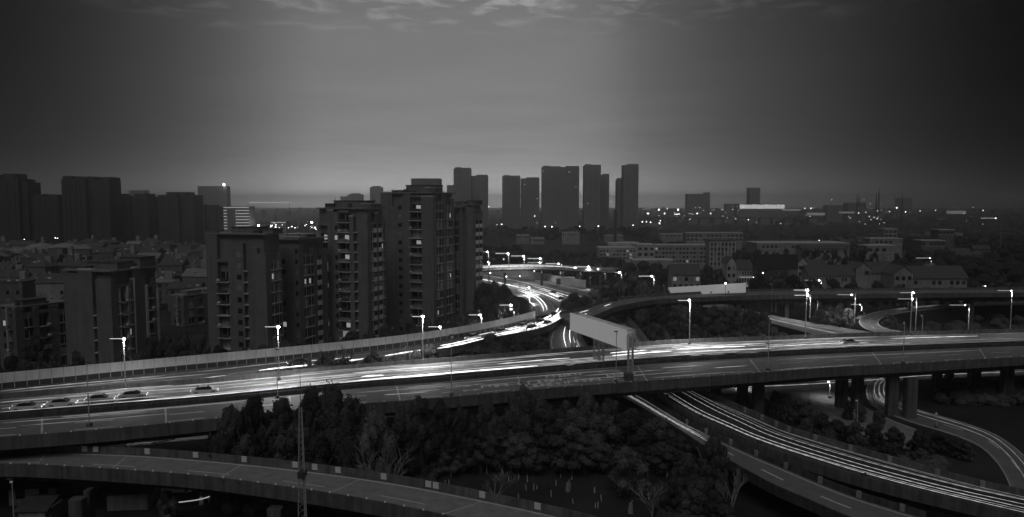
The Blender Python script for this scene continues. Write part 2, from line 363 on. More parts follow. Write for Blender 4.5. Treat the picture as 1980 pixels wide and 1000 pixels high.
for i in range(nb):
    t0 = bt1 * i / nb; t1_ = bt1 * (i + 1) / nb - .05 / B.len; mid = bt1 * (i + .5) / nb
    zb = base_h; zp = 1.5; zt = 3.35 - .25 * mid
    mb = MB(); e = .06 / B.len
    mb.hexa([B.at(t0 + e, 0, -.33, zb), B.at(t1_, 0, -.33, zb), B.at(t1_, 0, -.27, zb), B.at(t0 + e, 0, -.27, zb), B.at(t0 + e, 0, -.33, zp), B.at(t1_, 0, -.33, zp), B.at(t1_, 0, -.27, zp), B.at(t0 + e, 0, -.27, zp)]).build('barrier_pane', M['pane'], Nw)
    mb = MB()
    mb.hexa([B.at(t0, 0, -.38, zp), B.at(t1_, 0, -.38, zp), B.at(t1_, 0, -.22, zp), B.at(t0, 0, -.22, zp), B.at(t0, 0, -.78, zt), B.at(t1_, 0, -.78, zt), B.at(t1_, 0, -.66, zt), B.at(t0, 0, -.66, zt)]).build('barrier_panel', M['noise_wall'], Nw)
    MB().bar(B.at(t0, 0, -.2, zb), B.at(t0, 0, -.2, zp), .055, 4).build('barrier_post', M['trim'], Nw)
# ---- C: wide road beyond the junction, with retaining noise wall
C = Road([(860, 512), (932, 524), (1010, 535), (1100, 552), (1150, 560), (1200, 572)], [(860, 535), (932, 546), (1000, 562), (1050, 577), (1072, 590), (1088, 606)], 6.9, n=50)
Cr = struct(C.ribbon(MB(), (0, 0), (1, 0), dz=0).build('road', M['far_asphalt']))
C.sweep(MB(), [(0, -.5, -.02), (1, .5, -.02), (1, .5, -9), (0, -.5, -9)]).build('embankment', M['ground'], Cr)
line(C, Cr, .42, 0, width=.2); line(C, Cr, .05, 0, width=.2); dashes(C, Cr, .7, 6, 9, width=.2)
C2 = Road([(960, 514), (1010, 522), (1060, 530), (1120, 538), (1180, 545)], [(960, 530), (1010, 536), (1060, 544), (1120, 552), (1180, 560)], 7.3, n=30)
nwb = thing('noise_barrier', 'low pale grey barrier wall along the far side of the wide road beyond the junction', 'noise barrier')
for i in range(26):
    t0 = i / 26; t1_ = (i + .97) / 26
    C.sweep(MB(), [(0, -.6, 0), (0, -.6, 3.2), (0, -.3, 3.2), (0, -.3, 0)], .28 + t0 * .55, .28 + t1_ * .55, 2).build('barrier_panel', M['noise_wall'], nwb)
rb = thing('roadside_cabin', 'pale box cabin standing against the barrier wall beyond the junction', 'cabin')
p = P(1096, 553, 6.9); mb = MB().box(p.x - 2.6, p.y, 6.9, p.x + 3.2, p.y + 3, 10.3); mb.build('cabin_wall', M['panel_white'], rb)
MB().box(p.x - 2.9, p.y - .3, 10.3, p.x + 3.5, p.y + 3.3, 10.5).build('cabin_roof', M['trim'], rb)
MB().box(p.x - 4.4, p.y + .2, 6.9, p.x - 2.65, p.y + 2.4, 9.9).build('side_cabinet', M['wall_mid'], rb)
# ---- D: curving ramp on the left of the junction
Dd = Road([(985, 551), (1008, 556), (1035, 564), (1058, 577), (1072, 592), (1074, 606)], [(985, 569), (1003, 573), (1018, 580), (1030, 590), (1036, 603), (1036, 612)], 6.96, n=40)
Dr = struct(Dd.ribbon(MB(), (0, 0), (1, 0), dz=0).build('ramp_road', M['asphalt']))
Dd.sweep(MB(), [(0, -.3, -.03), (1, .3, -.03), (1, .3, -8), (0, -.3, -8)]).build('ramp_embankment', M['ground'], Dr)
line(Dd, Dr, .93, 0); line(Dd, Dr, .07, 0)
fc = thing('railing', 'white picket railing beside the curving ramp left of the junction', 'railing')
q0, q1 = P(996, 556, 7), P(1052, 575, 7)
for i in range(30):
    p = q0.lerp(q1, i / 29); MB().bar(p, p + Vector((0, 0, 1.5)), .06, 4).build('picket', M['panel_white'], fc)
MB().bar(q0 + Vector((0, 0, 1.45)), q1 + Vector((0, 0, 1.45)), .06, 4).build('rail', M['panel_white'], fc)
MB().bar(q0 + Vector((0, 0, .3)), q1 + Vector((0, 0, .3)), .06, 4).build('rail', M['panel_white'], fc)
# ---- E: far flyover
E = Road([(840, 520), (932, 516), (1000, 513.5), (1060, 514), (1120, 517), (1190, 521)], [(840, 529), (932, 521.5), (1000, 518.5), (1060, 518.5), (1120, 521.5), (1190, 525.5)], 13.5, n=60)
Er = thing('flyover', 'thin far flyover with bright deck edge curving above the wide road beyond the towers', 'flyover')
elevated(E, Er, thick=.5, gird=.8, inset=1.2, surf='far_asphalt', pm='white_dim', ph=.6)
for px in (905, 974, 1045, 1118, 1180): col_prism(px, px + 5, P(px, 524, 13.5).y + 3, 12.19, GZ, 2).build('pier', M['concrete'], Er)
# ---- F: ramp that curves from the junction to the right
F = Road([(1082, 610), (1105, 604.5), (1130, 599), (1178, 584), (1235, 576.5), (1320, 570.5), (1440, 565), (1600, 563), (1980, 560), (2250, 559)],
         [(1105, 620), (1122, 618), (1139, 614), (1169, 602), (1199, 591.5), (1265, 579.5), (1320, 576.5), (1440, 571.5), (1600, 569), (1980, 566), (2250, 565)], 8.2, n=110, rup=.8)
Fr = thing('ramp_bridge', 'elevated ramp curving right from the junction above the dark trees', 'ramp')
elevated(F, Fr, thick=.7, gird=1.7, inset=1.6, ph=.9)
line(F, Fr, 0, .6); line(F, Fr, 1, -.6); dashes(F, Fr, .5, 5, 6)
for px, py in ((1168, 612), (1215, 592), (1270, 585), (1330, 580), (1425, 578), (1520, 575), (1640, 574), (1760, 573), (1880, 572)):
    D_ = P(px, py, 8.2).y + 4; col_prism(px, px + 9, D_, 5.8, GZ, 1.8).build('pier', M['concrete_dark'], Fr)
for px in (1193, 1216, 1240, 1262, 1288, 1316, 1345):
    t = F.near_t(P(px, 578, 8.2), 0); link('reflector_post', mk, Fr, F.at(t, 0, -.3, .93))
# ---- G: left loop road that dives under the viaduct and continues as H1
G = Road([(1120, 600, 6.9), (1100, 607, 6.6), (1076, 626, 6), (1063, 655, 4.6), (1066, 683, 3.6), (1080, 715, 2.6), (1130, 745, 1.9), (1190, 766, 1.6), (1300, 829, 1.5), (1360, 868, 1.5), (1420, 903, 1.5), (1492, 943, 1.5), (1564, 975, 1.5), (1640, 1008, 1.5), (1760, 1050, 1.5)],
         [(1150, 611, 6.9), (1136, 620, 6.6), (1122, 632, 6), (1124, 655, 4.6), (1137, 680, 3.6), (1150, 706, 2.6), (1182, 735, 1.9), (1225, 757, 1.6), (1328, 822, 1.5), (1366, 840, 1.5), (1463, 884, 1.5), (1520, 908, 1.5), (1584, 935, 1.5), (1660, 964, 1.5), (1790, 1004, 1.5)], n=150)
Gr = thing('loop_road', 'two lane loop road diving under the viaduct beside the billboard', 'road')
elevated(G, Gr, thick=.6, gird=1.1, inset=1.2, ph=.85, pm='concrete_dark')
line(G, Gr, 0, .7); line(G, Gr, 1, -.7); dashes(G, Gr, .5, 5, 7, .4, 1)
# ---- H: road with streaks under the viaduct to the lower right
H = Road([(1272, 757), (1330, 795), (1387, 822), (1440, 846), (1495, 867), (1553, 886), (1631, 910), (1732, 937), (1860, 967), (2060, 1012)][::-1],
         [(1338, 752), (1404, 783), (1474, 814), (1522, 835), (1600, 860), (1720, 895), (1810, 920), (1900, 944), (1980, 962), (2150, 1000)][::-1], 2.4, n=90, lup=.9)
Hr = thing('motorway_ramp', 'low elevated road striped with headlight streaks running to the lower right corner', 'road')
elevated(H, Hr, thick=.6, gird=1.5, inset=.8, ph=1.0, surf='asphalt_dark')
line(H, Hr, 0, .5); line(H, Hr, 1, -.5)
bx = MB().box(-.3, -.15, 0, .3, .15, .95).mesh('barrier_plate', M['white_dim']); bxd = MB().box(-.35, -.3, 0, .35, .3, 1.2).mesh('junction_box', M['steel_dark'])
for px, py in ((1437, 799), (1474, 814), (1498, 826), (1522, 837), (1578, 853), (1644, 873), (1720, 895), (1810, 921), (1900, 944)):
    t = H.near_t(P(px, py, 2.4), 1); o = link('barrier_plate', bx, Hr, H.at(t, 1, .05, 0.1), math.atan2(H.dir(t).y, H.dir(t).x))
for px, py in ((1300, 775), (1382, 812), (1508, 858), (1693, 917)):
    t = H.near_t(P(px, py, 2.4), 0); link('junction_box', bxd, Hr, H.at(t, 0, .3, 0.0))
for px, py in ((1328, 822), (1366, 840), (1412, 862), (1463, 884), (1520, 908), (1584, 935), (1660, 964), (1744, 990)):
    t = G.near_t(P(px, py, 1.5), 1); link('barrier_plate', bx, Gr, G.at(t, 1, .05, 0.1), math.atan2(G.dir(t).y, G.dir(t).x))
# link from G-right to H
G2 = Road([(1150, 600), (1128, 612), (1128, 630), (1150, 655), (1190, 690), (1240, 725), (1272, 757)], [(1168, 598), (1182, 609), (1200, 620), (1220, 633), (1251, 672), (1290, 715), (1338, 752)], 2.4, n=50)
G2r = thing('underpass_road', 'road with a fenced right edge passing behind the billboard and below the curved ramp', 'road')
elevated(G2, G2r, thick=.5, gird=0, ph=.3)
line(G2, G2r, 1, -1.3, 0, .75, .16)
fn = thing('fence', 'tall wire fence along the right edge of the road behind the billboard', 'fence')
k0 = .12
for i in range(26):
    t = k0 + .5 * i / 25; MB().bar(G2.at(t, 1, .3, 0), G2.at(t, 1, .3, 2.3), .06, 4).build('fence_post', M['metal'], fn)
for h_ in (.8, 1.5, 2.25):
    MB().tube([G2.at(k0 + .5 * i / 30, 1, .3, h_) for i in range(31)], .04, 4, False).build('rail', M['metal'], fn)
# ---- I: near ramp at the bottom left
I = Road([(-220, 880), (0, 874.5), (90, 876), (245, 880), (400, 891), (575, 909), (750, 933), (900, 961), (1081, 1000), (1250, 1045)],
         [(-220, 898), (0, 896), (87, 898), (262, 908), (407, 920), (553, 939), (690, 960), (839, 989), (960, 1018), (1100, 1060)], 5.0, n=90, rup=1.0)
Ir = thing('near_ramp', 'nearest elevated ramp curving across the lower left foreground', 'ramp')
elevated(I, Ir, thick=.7, gird=1.5, inset=1.0, ph=1.05, surf='pale_road')
line(I, Ir, 0, .35, width=.13); line(I, Ir, 1, -.3, width=.1); dashes(I, Ir, .55, 7, 9, width=.09)
pl = MB().box(-.42, -.06, 0, .42, .06, .8).mesh('reflector_plate', M['panel_white'])
for px, py in ((88, 867), (160, 870), (187, 868), (284, 872), (379, 879), (476, 887), (574, 897), (613, 902), (657, 908), (744, 921), (830, 936), (845, 939), (935, 955), (1042, 977)):
    t = I.near_t(P(px, py + 10, 5), 0); link('reflector_plate', pl, Ir, I.at(t, 0, .02, .35), math.atan2(I.dir(t).y, I.dir(t).x))
t = .12
while t < .95:
    link('reflector_post', mk, Ir, I.at(t, 1, .34, 1.04)); t += 3.1 / I.len
for px, py in ((938, 968), (700, 925), (470, 898), (250, 880), (90, 876)):
    t = I.near_t(P(px, py, 5), 0); a0 = I.at(t, 0, .2, .008); b0 = I.at(t, 1, -.2, .008); d = I.dir(t) * .1
    MB().quad(a0 - d, b0 - d, b0 + d, a0 + d).build('expansion_joint', M['trim'], Ir)
for l, r, Dp in ((107, 134, 93), (138, 150, 96), (502, 530, 90), (860, 886, 86)):
    col_prism(l, r, Dp, 5 - .7 - 1.505, GZ - .2, 1.6).build('pier', M['concrete'], Ir)
# ---- J: streets at ground level under and behind the viaduct on the right
def street(name, L, R, z, mt='pale_road', n=40, dash=True, curb=True):
    r = Road(L, R, z, n); o = struct(r.ribbon(MB(), (0, 0), (1, 0), dz=0).build(name, M[mt]))
    if curb:
        for w, s in ((0, -1), (1, 1)): r.sweep(MB(), [(w, s * .02, -.1), (w, s * .02, .12), (w, s * .3, .12), (w, s * .3, -.1)]).build('kerb', M['trim'], o)
    line(r, o, 0, .5, width=.12, mt='white_dim'); line(r, o, 1, -.5, width=.12, mt='white_dim')
    if dash: dashes(r, o, .5, 4, 6)
    return r
J1 = street('street', [(1370, 738), (1500, 738), (1620, 736), (1700, 731), (1800, 724), (1990, 716)], [(1370, 762), (1500, 757), (1620, 748), (1700, 742), (1800, 733), (1990, 725)], GZ + .012)
J2 = street('street', [(1510, 745), (1580, 742), (1640, 745), (1630, 760), (1660, 782), (1720, 812), (1780, 835)], [(1460, 757), (1480, 768), (1520, 788), (1570, 805), (1625, 820), (1690, 850), (1760, 870)], GZ + .02, dash=False)
J3 = street('street', [(1780, 726), (1740, 735), (1722, 752), (1730, 775), (1780, 795), (1850, 815), (1920, 840), (1965, 870), (2000, 905), (2050, 960)], [(1750, 721), (1700, 731), (1678, 750), (1688, 783), (1750, 812), (1830, 836), (1890, 860), (1925, 890), (1950, 930), (1968, 990)], GZ + .028, mt='asphalt')
K1 = street('slip_street', [(1330, 582), (1400, 590), (1500, 612), (1600, 630), (1720, 648), (1800, 655)], [(1330, 588), (1390, 599), (1480, 622), (1570, 645), (1640, 660), (1700, 672)], 2.0, curb=True)
struct(K1.sweep(MB(), [(0, -.3, -.02), (1, .3, -.02), (1, .3, -5.2), (0, -.3, -5.2)]).build('street_embankment', M['ground']))
K2 = street('curving_street', [(1990, 584), (1880, 587), (1770, 594), (1700, 603), (1668, 614), (1664, 628), (1690, 642), (1760, 652), (1850, 655)], [(1990, 589), (1880, 592), (1780, 600), (1722, 609), (1700, 618), (1700, 630), (1730, 640), (1790, 646), (1850, 648)], 2.4, mt='asphalt')
struct(K2.sweep(MB(), [(0, -.3, -.02), (1, .3, -.02), (1, .3, -5.2), (0, -.3, -5.2)]).build('street_embankment', M['ground']))
U1 = street('underpass_street', [(235, 836), (330, 836), (400, 838)], [(250, 872), (340, 876), (410, 884)], GZ + .036, dash=False, mt='white_dim', curb=False)

# ------------------------------------------------------------------ street lamps
LAMP_E = 5200.0
HEAD = MB().box(-.55, -.18, .18, .15, .2, .32).mesh('lamp_housing', M['steel_dark'])
GLS = {}
def lamp_glass(r, k):
    key = (round(r, 2), k)
    if key not in GLS: GLS[key] = MB().ball((0, 0, 0), r, 8, 5, .7).mesh('lamp_globe', M[k])
    return GLS[key]
def street_lamp(label, hx, hy, bx_, by_, bz, streak=30, power=1.0, lit=True, group='lit street lamps along the roads', far=False, D=None, thick=.13):
    base = P(bx_, by_, bz) if D is None else PD(bx_, by_, D)
    if D is not None: base.z = bz
    Dd_ = base.y; top = PD(hx, hy, Dd_)
    r = thing('street_lamp', label, 'street lamp', base, group=group)
    hz = top.z - base.z; ax = top.x - base.x
    MB().bar((0, 0, 0), (0, 0, hz + .25), thick, 6, thick * .6).build('lamp_pole', M['metal'], r)
    MB().box(-.3, -.3, 0, .3, .3, .5).build('pole_base', M['concrete'], r)
    MB().bar((0, 0, hz + .2), (ax - .2, 0, hz + .08), .07, 5).build('lamp_arm', M['metal'], r)
    link('lamp_housing', HEAD, r, (ax, 0, hz + .14))
    if lit:
        rr = max(.30, Dd_ * 2.3 / F0 * .62) * (1.0 if power >= .6 else .75)
        link('lamp_globe', lamp_glass(rr, 'lamp' if power >= .3 else 'lamp_far'), r, (ax, 0, hz - .05))
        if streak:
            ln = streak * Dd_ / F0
            MB().bar((ax - ln, 0, hz), (ax - rr, 0, hz), max(.04, Dd_ * .55 / F0), 5).build('lamp_streak', M['bar' if power >= .5 else 'bar_dim'], r)  # added glowing bar that shapes the lamp's light streak, not a real fitting
        ld = bpy.data.lights.new('lamp_light', 'SPOT'); ld.energy = LAMP_E * power * 1.1; ld.spot_size = math.radians(152); ld.spot_blend = .6; ld.shadow_soft_size = .3
        lo = bpy.data.objects.new('lamp_light', ld); COL.objects.link(lo); lo.parent = r; lo.location = (ax, -.1, hz - .05 - rr * .75 - .3)
    else:
        link('lamp_globe', lamp_glass(.22, 'reflector_glow'), r, (ax, 0, hz - .02))
    return r
main = [(240, 655, 243, 752, 28, .55), (538, 632, 540, 737, 26, 1.4), (818, 612, 818, 703, 21, 1.6), (1333, 581, 1333, 667, 22, 1.4), (1561, 561, 1557, 655, 26, .8), (1766, 566, 1760, 648, 26, .35), (1955, 562, 1953, 643, 26, .2)]
where = ['in front of the dark tower block at the left', 'in front of the left apartment tower', 'in front of the tallest apartment tower', 'right of the billboard', 'taller of the close pair at centre right', 'taller of the close pair at the right', 'near the right border']
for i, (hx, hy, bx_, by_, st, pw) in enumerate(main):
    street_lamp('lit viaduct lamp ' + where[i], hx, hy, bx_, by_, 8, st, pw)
for i, (hx, hy, bx_, by_) in enumerate(((172, 706, 173, 825), (536, 680, 537, 770), (872, 652, 873, 766), (1190, 645, 1191, 740), (1484, 612, 1485, 717), (1745, 625, 1746, 704))):
    street_lamp('unlit slender lamp post on the near parapet of the viaduct', hx + 3, hy, bx_, by_, 8.9, 0, 0, False, 'unlit lamp posts on the near parapet', thick=.09)
gl = [(942, 487, 945, 513, 13.5, 22, .6), (982, 490, 984, 520, 13.5, 24, .8), (1012, 495, 1014, 521, 13.5, 24, .8), (1045, 500, 1048, 530, 7, 25, .8), (1044, 508, 1047, 528, 7, 24, .6), (1080, 510, 1084, 533, 7, 25, .7), (1086, 513, 1089, 536, 7, 25, .9),
      (1112, 518, 1115, 548, 7, 28, .9), (1138, 516, 1141, 552, 7, 26, .9), (1156, 521, 1160, 551, 7, 24, .8), (1165, 518, 1170, 541, 7, 27, .7), (1198, 527, 1202, 557, 2, 25, 1.2), (1206, 519, 1209, 536, 2, 24, .5),
      (1245, 522, 1251, 534, 2, 25, .7), (1260, 534, 1264, 570, 2, 25, 1.2), (1340, 528, 1343, 547, 2, 26, 1.0), (1325, 540, 1330, 553, 2, 25, .8), (1457, 536, 1460, 555, 2, 27, .25)]
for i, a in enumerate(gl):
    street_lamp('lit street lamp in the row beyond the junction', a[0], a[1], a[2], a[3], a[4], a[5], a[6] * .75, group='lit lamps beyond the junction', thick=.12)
gr_ = [(1584, 542, 1587, 560, 2, 28, .4), (1562, 571, 1566, 616, 2, 26, .6), (1647, 570, 1652, 628, 2, 28, .45), (1663, 589, 1666, 603, 2, 26, .2), (1738, 548, 1740, 560, 2, 28, .3), (1764, 578, 1770, 642, 2, 28, .3), (1905, 553, 1906, 566, 2, 27, .18), (1866, 590, 1872, 643, 2, 30, .25), (1798, 499, 1800, 520, 2, 27, .15)]
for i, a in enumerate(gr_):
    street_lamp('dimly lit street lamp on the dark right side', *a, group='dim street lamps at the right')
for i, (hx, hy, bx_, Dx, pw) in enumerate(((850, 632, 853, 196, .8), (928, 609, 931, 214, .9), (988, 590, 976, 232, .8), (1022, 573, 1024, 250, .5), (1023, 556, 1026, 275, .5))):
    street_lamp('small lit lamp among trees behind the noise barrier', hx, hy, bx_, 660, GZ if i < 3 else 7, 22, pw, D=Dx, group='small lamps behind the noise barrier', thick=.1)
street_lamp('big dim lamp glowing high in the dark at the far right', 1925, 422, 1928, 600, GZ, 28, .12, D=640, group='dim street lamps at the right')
for i, (hx, hy, bx_, by_) in enumerate(((1581, 583, 1580, 618), (1424, 566, 1426, 592), (1498, 573, 1500, 604), (1782, 611, 1783, 642), (1565, 738, 1564, 783), (1656, 775, 1657, 822), (1810, 800, 1811, 828), (1283, 552, 1284, 575), (1490, 550, 1492, 604), (1358, 562, 1358, 592))):
    street_lamp('thin unlit lamp post standing beside the lower streets', hx, hy, bx_, by_, GZ if by_ > 700 else 2, 0, 0, False, 'unlit lamp posts by the lower streets', thick=.1)
for i, (hx, hy, bx_, by_) in enumerate(((1602, 738, 1604, 770), (1715, 736, 1717, 768), (1440, 735, 1441, 752))):
    street_lamp('small dim lamp added to light the street under the viaduct', hx, hy, bx_, by_, GZ, 0, .05, group='added small lamps under the viaduct', thick=.1)  # lamps put in here to brighten the dark streets below
street_lamp('short unlit lamp post beside the sheds in the bottom left corner', 22, 932, 29, 1040, GZ, 0, 0, False, thick=.09)

# ------------------------------------------------------------------ light streaks of the traffic
NT = [0]
def trail(road, t0, t1, w, label, k='trail', r=.1, dz=.65, group='light streaks of the traffic', wob=0.0):
    n = max(6, int(abs(t1 - t0) * road.n * 2.4)); ph = random.random() * 6
    pts = [road.at(t0 + (t1 - t0) * i / n, w, wob * math.sin(ph + 5 * i / n), dz) for i in range(n + 1)]
    return tag(MB().tube(pts, r, 5, vary=.45).build('light_streak', M[k]), label, 'light streak', group)
def tA(px, w): return A.near_t(P(px, 772 - (px) * .05, 8), w)
def tpx(road, px, w):                              # station of a road where it crosses a picture column
    best = (1e9, 0)
    for i in range(401):
        p = road.at(i / 400, w); sx = W0 / 2 + F0 * p.x / (p.y * _cp + (CAMZ - p.z) * _sp)
        best = min(best, (abs(sx - px), i / 400))
    return best[1]
spec = [(.43, 0, 260, 'trail_dim', .06), (.43, 235, 650, 'trail', .07), (.44, 660, 860, 'trail', .13), (.415, 690, 1040, 'trail_hot', .12), (.35, 0, 320, 'trail_dim', .07), (.33, 700, 745, 'trail_hot', .12), (.24, 520, 900, 'trail_dim', .12), (.20, 680, 900, 'trail', .07),
        (.14, 880, 1100, 'trail_dim', .08), (.27, 960, 1100, 'trail', .08), (.10, 1000, 1180, 'trail_dim', .07), (.40, 1000, 1240, 'trail_dim', .1), (.22, 1182, 1252, 'trail_hot', .11), (.30, 1182, 1300, 'trail_hot', .12), (.16, 1200, 1380, 'trail_dim', .09),
        (.26, 1310, 1440, 'trail_hot', .11), (.20, 1300, 1480, 'trail', .08), (.36, 1300, 1500, 'trail', .07), (.12, 1420, 1700, 'trail_dim', .08), (.30, 1480, 1680, 'trail', .07), (.40, 1500, 1720, 'trail_dim', .08), (.46, 1300, 1560, 'trail_dim', .06), (.20, 1720, 1890, 'trail', .06),
        (.34, 1790, 1980, 'trail_faint', .08), (.44, 1700, 1980, 'trail_faint', .07), (.28, 100, 420, 'trail_faint', .12), (.18, 0, 300, 'trail_faint', .12), (.40, 300, 700, 'trail_dim', .1), (.12, 330, 640, 'trail_dim', .1), (.29, 470, 640, 'trail_dim', .1), (.08, 560, 800, 'trail_faint', .1), (.46, 900, 1160, 'trail_dim', .06)]
_r = random.Random(21)
spec += [(round(_r.uniform(.05, .48), 3), x, x + _r.uniform(120, 420), _r.choice(('trail_dim', 'trail_faint', 'trail_faint')), _r.uniform(.03, .09)) for x in [_r.uniform(-40, 1750) for _ in range(34)]]
spec.sort(key=lambda s: (s[0], s[1]))
for i, (w, x0, x1, k, r) in enumerate(spec):
    trail(A, tpx(A, x0, w), tpx(A, x1, w), w, '%s streak on the far carriageway of the viaduct, %s from the far parapet' % ({'trail': 'white', 'trail_hot': 'glaring white', 'trail_dim': 'grey', 'trail_faint': 'faint'}[k], ordn(i)), k, r, wob=.12)
spec = [(.66, 0, 300, 'trail_faint', .06), (.63, 120, 480, 'trail_faint', .08), (.75, 40, 330, 'trail_faint', .05), (.7, 680, 900, 'trail_faint', .05), (.8, 740, 830, 'trail_dim', .05), (.66, 900, 1200, 'trail_faint', .06), (.74, 1130, 1280, 'trail_faint', .06), (.82, 1100, 1350, 'trail_faint', .05),
        (.7, 1280, 1360, 'trail_dim', .05), (.78, 1380, 1440, 'trail_dim', .05), (.9, 1260, 1420, 'trail_faint', .05), (.93, 1500, 1650, 'trail_faint', .05), (.68, 1500, 1900, 'trail_faint', .05), (.97, 30, 330, 'trail_faint', .05), (.62, 115, 620, 'trail_faint', .06)]
for i, (w, x0, x1, k, r) in enumerate(spec):
    trail(A, tpx(A, x0, w), tpx(A, x1, w), w, 'thin faint streak on the near carriageway', k, r, .45, 'faint streaks on the near carriageway')
spec = [(.35, 0, 320, 'trail_dim', .06), (.55, 20, 420, 'trail_faint', .09), (.85, 262, 436, 'trail', .05), (.3, 380, 600, 'trail_faint', .08), (.8, 500, 612, 'trail_hot', .12), (.75, 620, 705, 'trail_hot', .14), (.45, 600, 680, 'trail', .08), (.7, 745, 830, 'trail_hot', .13), (.8, 845, 935, 'trail_hot', .2), (.55, 850, 930, 'trail_hot', .12), (.62, 950, 1080, 'trail_hot', .2),
        (.8, 960, 1090, 'trail_hot', .17), (.35, 955, 1060, 'trail_hot', .12), (.2, 900, 1030, 'trail', .1), (.5, 1000, 1085, 'trail_hot', .2), (.9, 1010, 1100, 'trail', .1), (.25, 1040, 1080, 'trail_hot', .22), (.66, 1040, 1085, 'trail_hot', .2)]
for i, (w, x0, x1, k, r) in enumerate(spec):
    trail(B, tpx(B, x0, w), tpx(B, x1, w), w, '%s light streak on the slip road below the barrier' % ('dazzling' if k == 'trail_hot' else 'pale'), k, r, group='light streaks on the slip road', wob=.25)
for i, (w, x0, x1, k, r) in enumerate(((.88, 905, 1085, 'trail_hot', .12), (.8, 1000, 1085, 'trail_mid', .1), (.5, 925, 1140, 'trail_dim', .1), (.62, 1030, 1130, 'trail', .12), (.7, 1040, 1090, 'trail', .14), (.2, 925, 1160, 'trail_faint', .12), (.76, 1060, 1088, 'trail_hot', .2))):
    trail(C, tpx(C, x0, w), tpx(C, x1, w), w, 'bright streak on the wide road beyond the junction, %s of seven' % ordn(i), k, r, group='light streaks beyond the junction', wob=.2)
for i, w in enumerate((.45, .62)): trail(Dd, .1, .93, w, '%s curved white streak on the small ramp left of the junction' % ('upper' if i == 0 else 'lower'), 'trail_hot', .13)
for i, (w, k) in enumerate(((.25, 'trail_dim'), (.5, 'trail_dim'), (.8, 'trail'))):
    trail(E, .05, .6 + .1 * i, w, '%s streak along the far flyover' % ('farthest', 'middle', 'nearest')[i], k, .14, group='streaks on the far flyover')
for i, (w, y0, y1, k) in enumerate(((.42, 636, 676, 'trail_hot'), (.6, 640, 672, 'trail_hot'), (.72, 655, 684, 'trail'), (.8, 640, 690, 'trail_dim'))):
    def ty(road, py, w_, lim=.35):
        b = (1e9, 0)
        for j in range(201):
            t = lim * j / 200; p = road.at(t, w_); fwd = p.y * _cp + (CAMZ - p.z) * _sp; up = (p.z - CAMZ) * _cp + p.y * _sp
            b = min(b, (abs(H0 / 2 - F0 * up / fwd - py), t))
        return b[1]
    trail(G, ty(G, y0, w), ty(G, y1, w), w, '%s short curved streak on the loop road left of the billboard legs' % ordn(i), k, .1, group='streaks on the loop road', wob=.1)
for i, (w, k) in enumerate(((.32, 'trail_mid'), (.42, 'trail_dim'), (.66, 'trail_faint'))):
    trail(G, tpx(G, 1192, w), tpx(G, 1368, w), w, '%s of the straight streaks on the road emerging under the viaduct' % ordn(i), k, .06, group='streaks on the lower road')
for i, (w, k, r) in enumerate(((.16, 'trail_mid', .05), (.21, 'trail_dim', .04), (.31, 'trail_mid', .05), (.5, 'trail_mid', .04), (.66, 'trail_dim', .045), (.72, 'trail_faint', .04), (.8, 'trail_faint', .05))):
    trail(H, 0, .995, w, '%s parallel headlight streak from the near edge of the road to the lower right' % ordn(i), k, r * .8, group='parallel streaks on the ramp to the lower right', wob=.38)
for i, (x0, x1, w) in enumerate(((1112, 1135, .6), (1120, 1140, .35), (1168, 1182, .5))): trail(F, tpx(F, x0, w), tpx(F, x1, w), w, '%s short white streak on the curved ramp above the billboard' % ordn(i), 'trail', .1)
trail(K1, .42, .98, .75, 'straight pale streak on the slip street at the right', 'trail_dim', .12); trail(K1, .3, .9, .45, 'faint streak on the slip street at the right', 'trail_faint', .1)
for i, w in enumerate((.3, .5, .7)): trail(J3, .08, .36 + .04 * i, w, '%s curved faint streak on the bending street under the viaduct' % ordn(i), 'trail_faint', .1, group='streaks on the bending street')
for i, w in enumerate((.3, .55)): trail(J3, .38, .995, w, '%s long faint streak on the bending street at the lower right' % ordn(i), 'trail_faint', .07, group='streaks on the bending street')
for i, w in enumerate((.35, .7)): trail(J1, .02, .98, w, '%s pale streak on the street seen under the viaduct' % ('far', 'near')[i], 'trail_dim' if i else 'trail_faint', .09)
trail(K2, .3, .5, .4, 'first faint curved streak on the curving street at the right', 'trail_faint', .1); trail(K2, .32, .5, .65, 'second faint curved streak on the curving street at the right', 'trail_faint', .1)

# ------------------------------------------------------------------ cars
def prof_mesh(name, prof, w, m, inset=0.0):
    mb = MB(); n = len(prof)
    for s in (-1, 1):
        for (x, z_) in prof: mb.v.append((x, s * (w - (inset if z_ > 1.0 else 0)), z_))
    mb.f.append(tuple(range(n))); mb.f.append(tuple(reversed(range(n, 2 * n))))
    for i in range(n): mb.f.append((i, n + i, n + (i + 1) % n, (i + 1) % n))
    return mb.mesh(name, m)
body_p = [(-2.2, .35), (-2.25, .75), (-2.05, .98), (-1.4, 1.02), (1.0, .95), (2.0, .82), (2.25, .65), (2.2, .32), (1.75, .28), (-1.75, .28)]
roof_p = [(-1.55, .99), (-.95, 1.43), (-.2, 1.5), (.45, 1.42), (1.2, .93)]
CB = {k: prof_mesh('body', body_p, .88, M[k]) for k in ('car_white', 'car_dark', 'car_grey')}
CT = {k: MB().box(-.95, -.62, 1.44, .45, .62, 1.5).mesh('roof', M[k]) for k in CB}
CG = prof_mesh('glasshouse', roof_p, .78, M['glass'], .12)
CW = MB().bar((0, -.11, 0), (0, .11, 0), .33, 12).mesh('wheel', M['tyre']); CR = MB().bar((0, -.12, 0), (0, .12, 0), .18, 8).mesh('rim', M['metal'])
CH = MB().box(-.04, -.16, -.08, .04, .16, .08).mesh('headlight', M['headlamp']); CL = MB().box(-.04, -.18, -.08, .04, .18, .08).mesh('tail_light', M['tail'])
CHo = MB().box(-.04, -.16, -.08, .04, .16, .08).mesh('headlight', M['reflector_glow'])
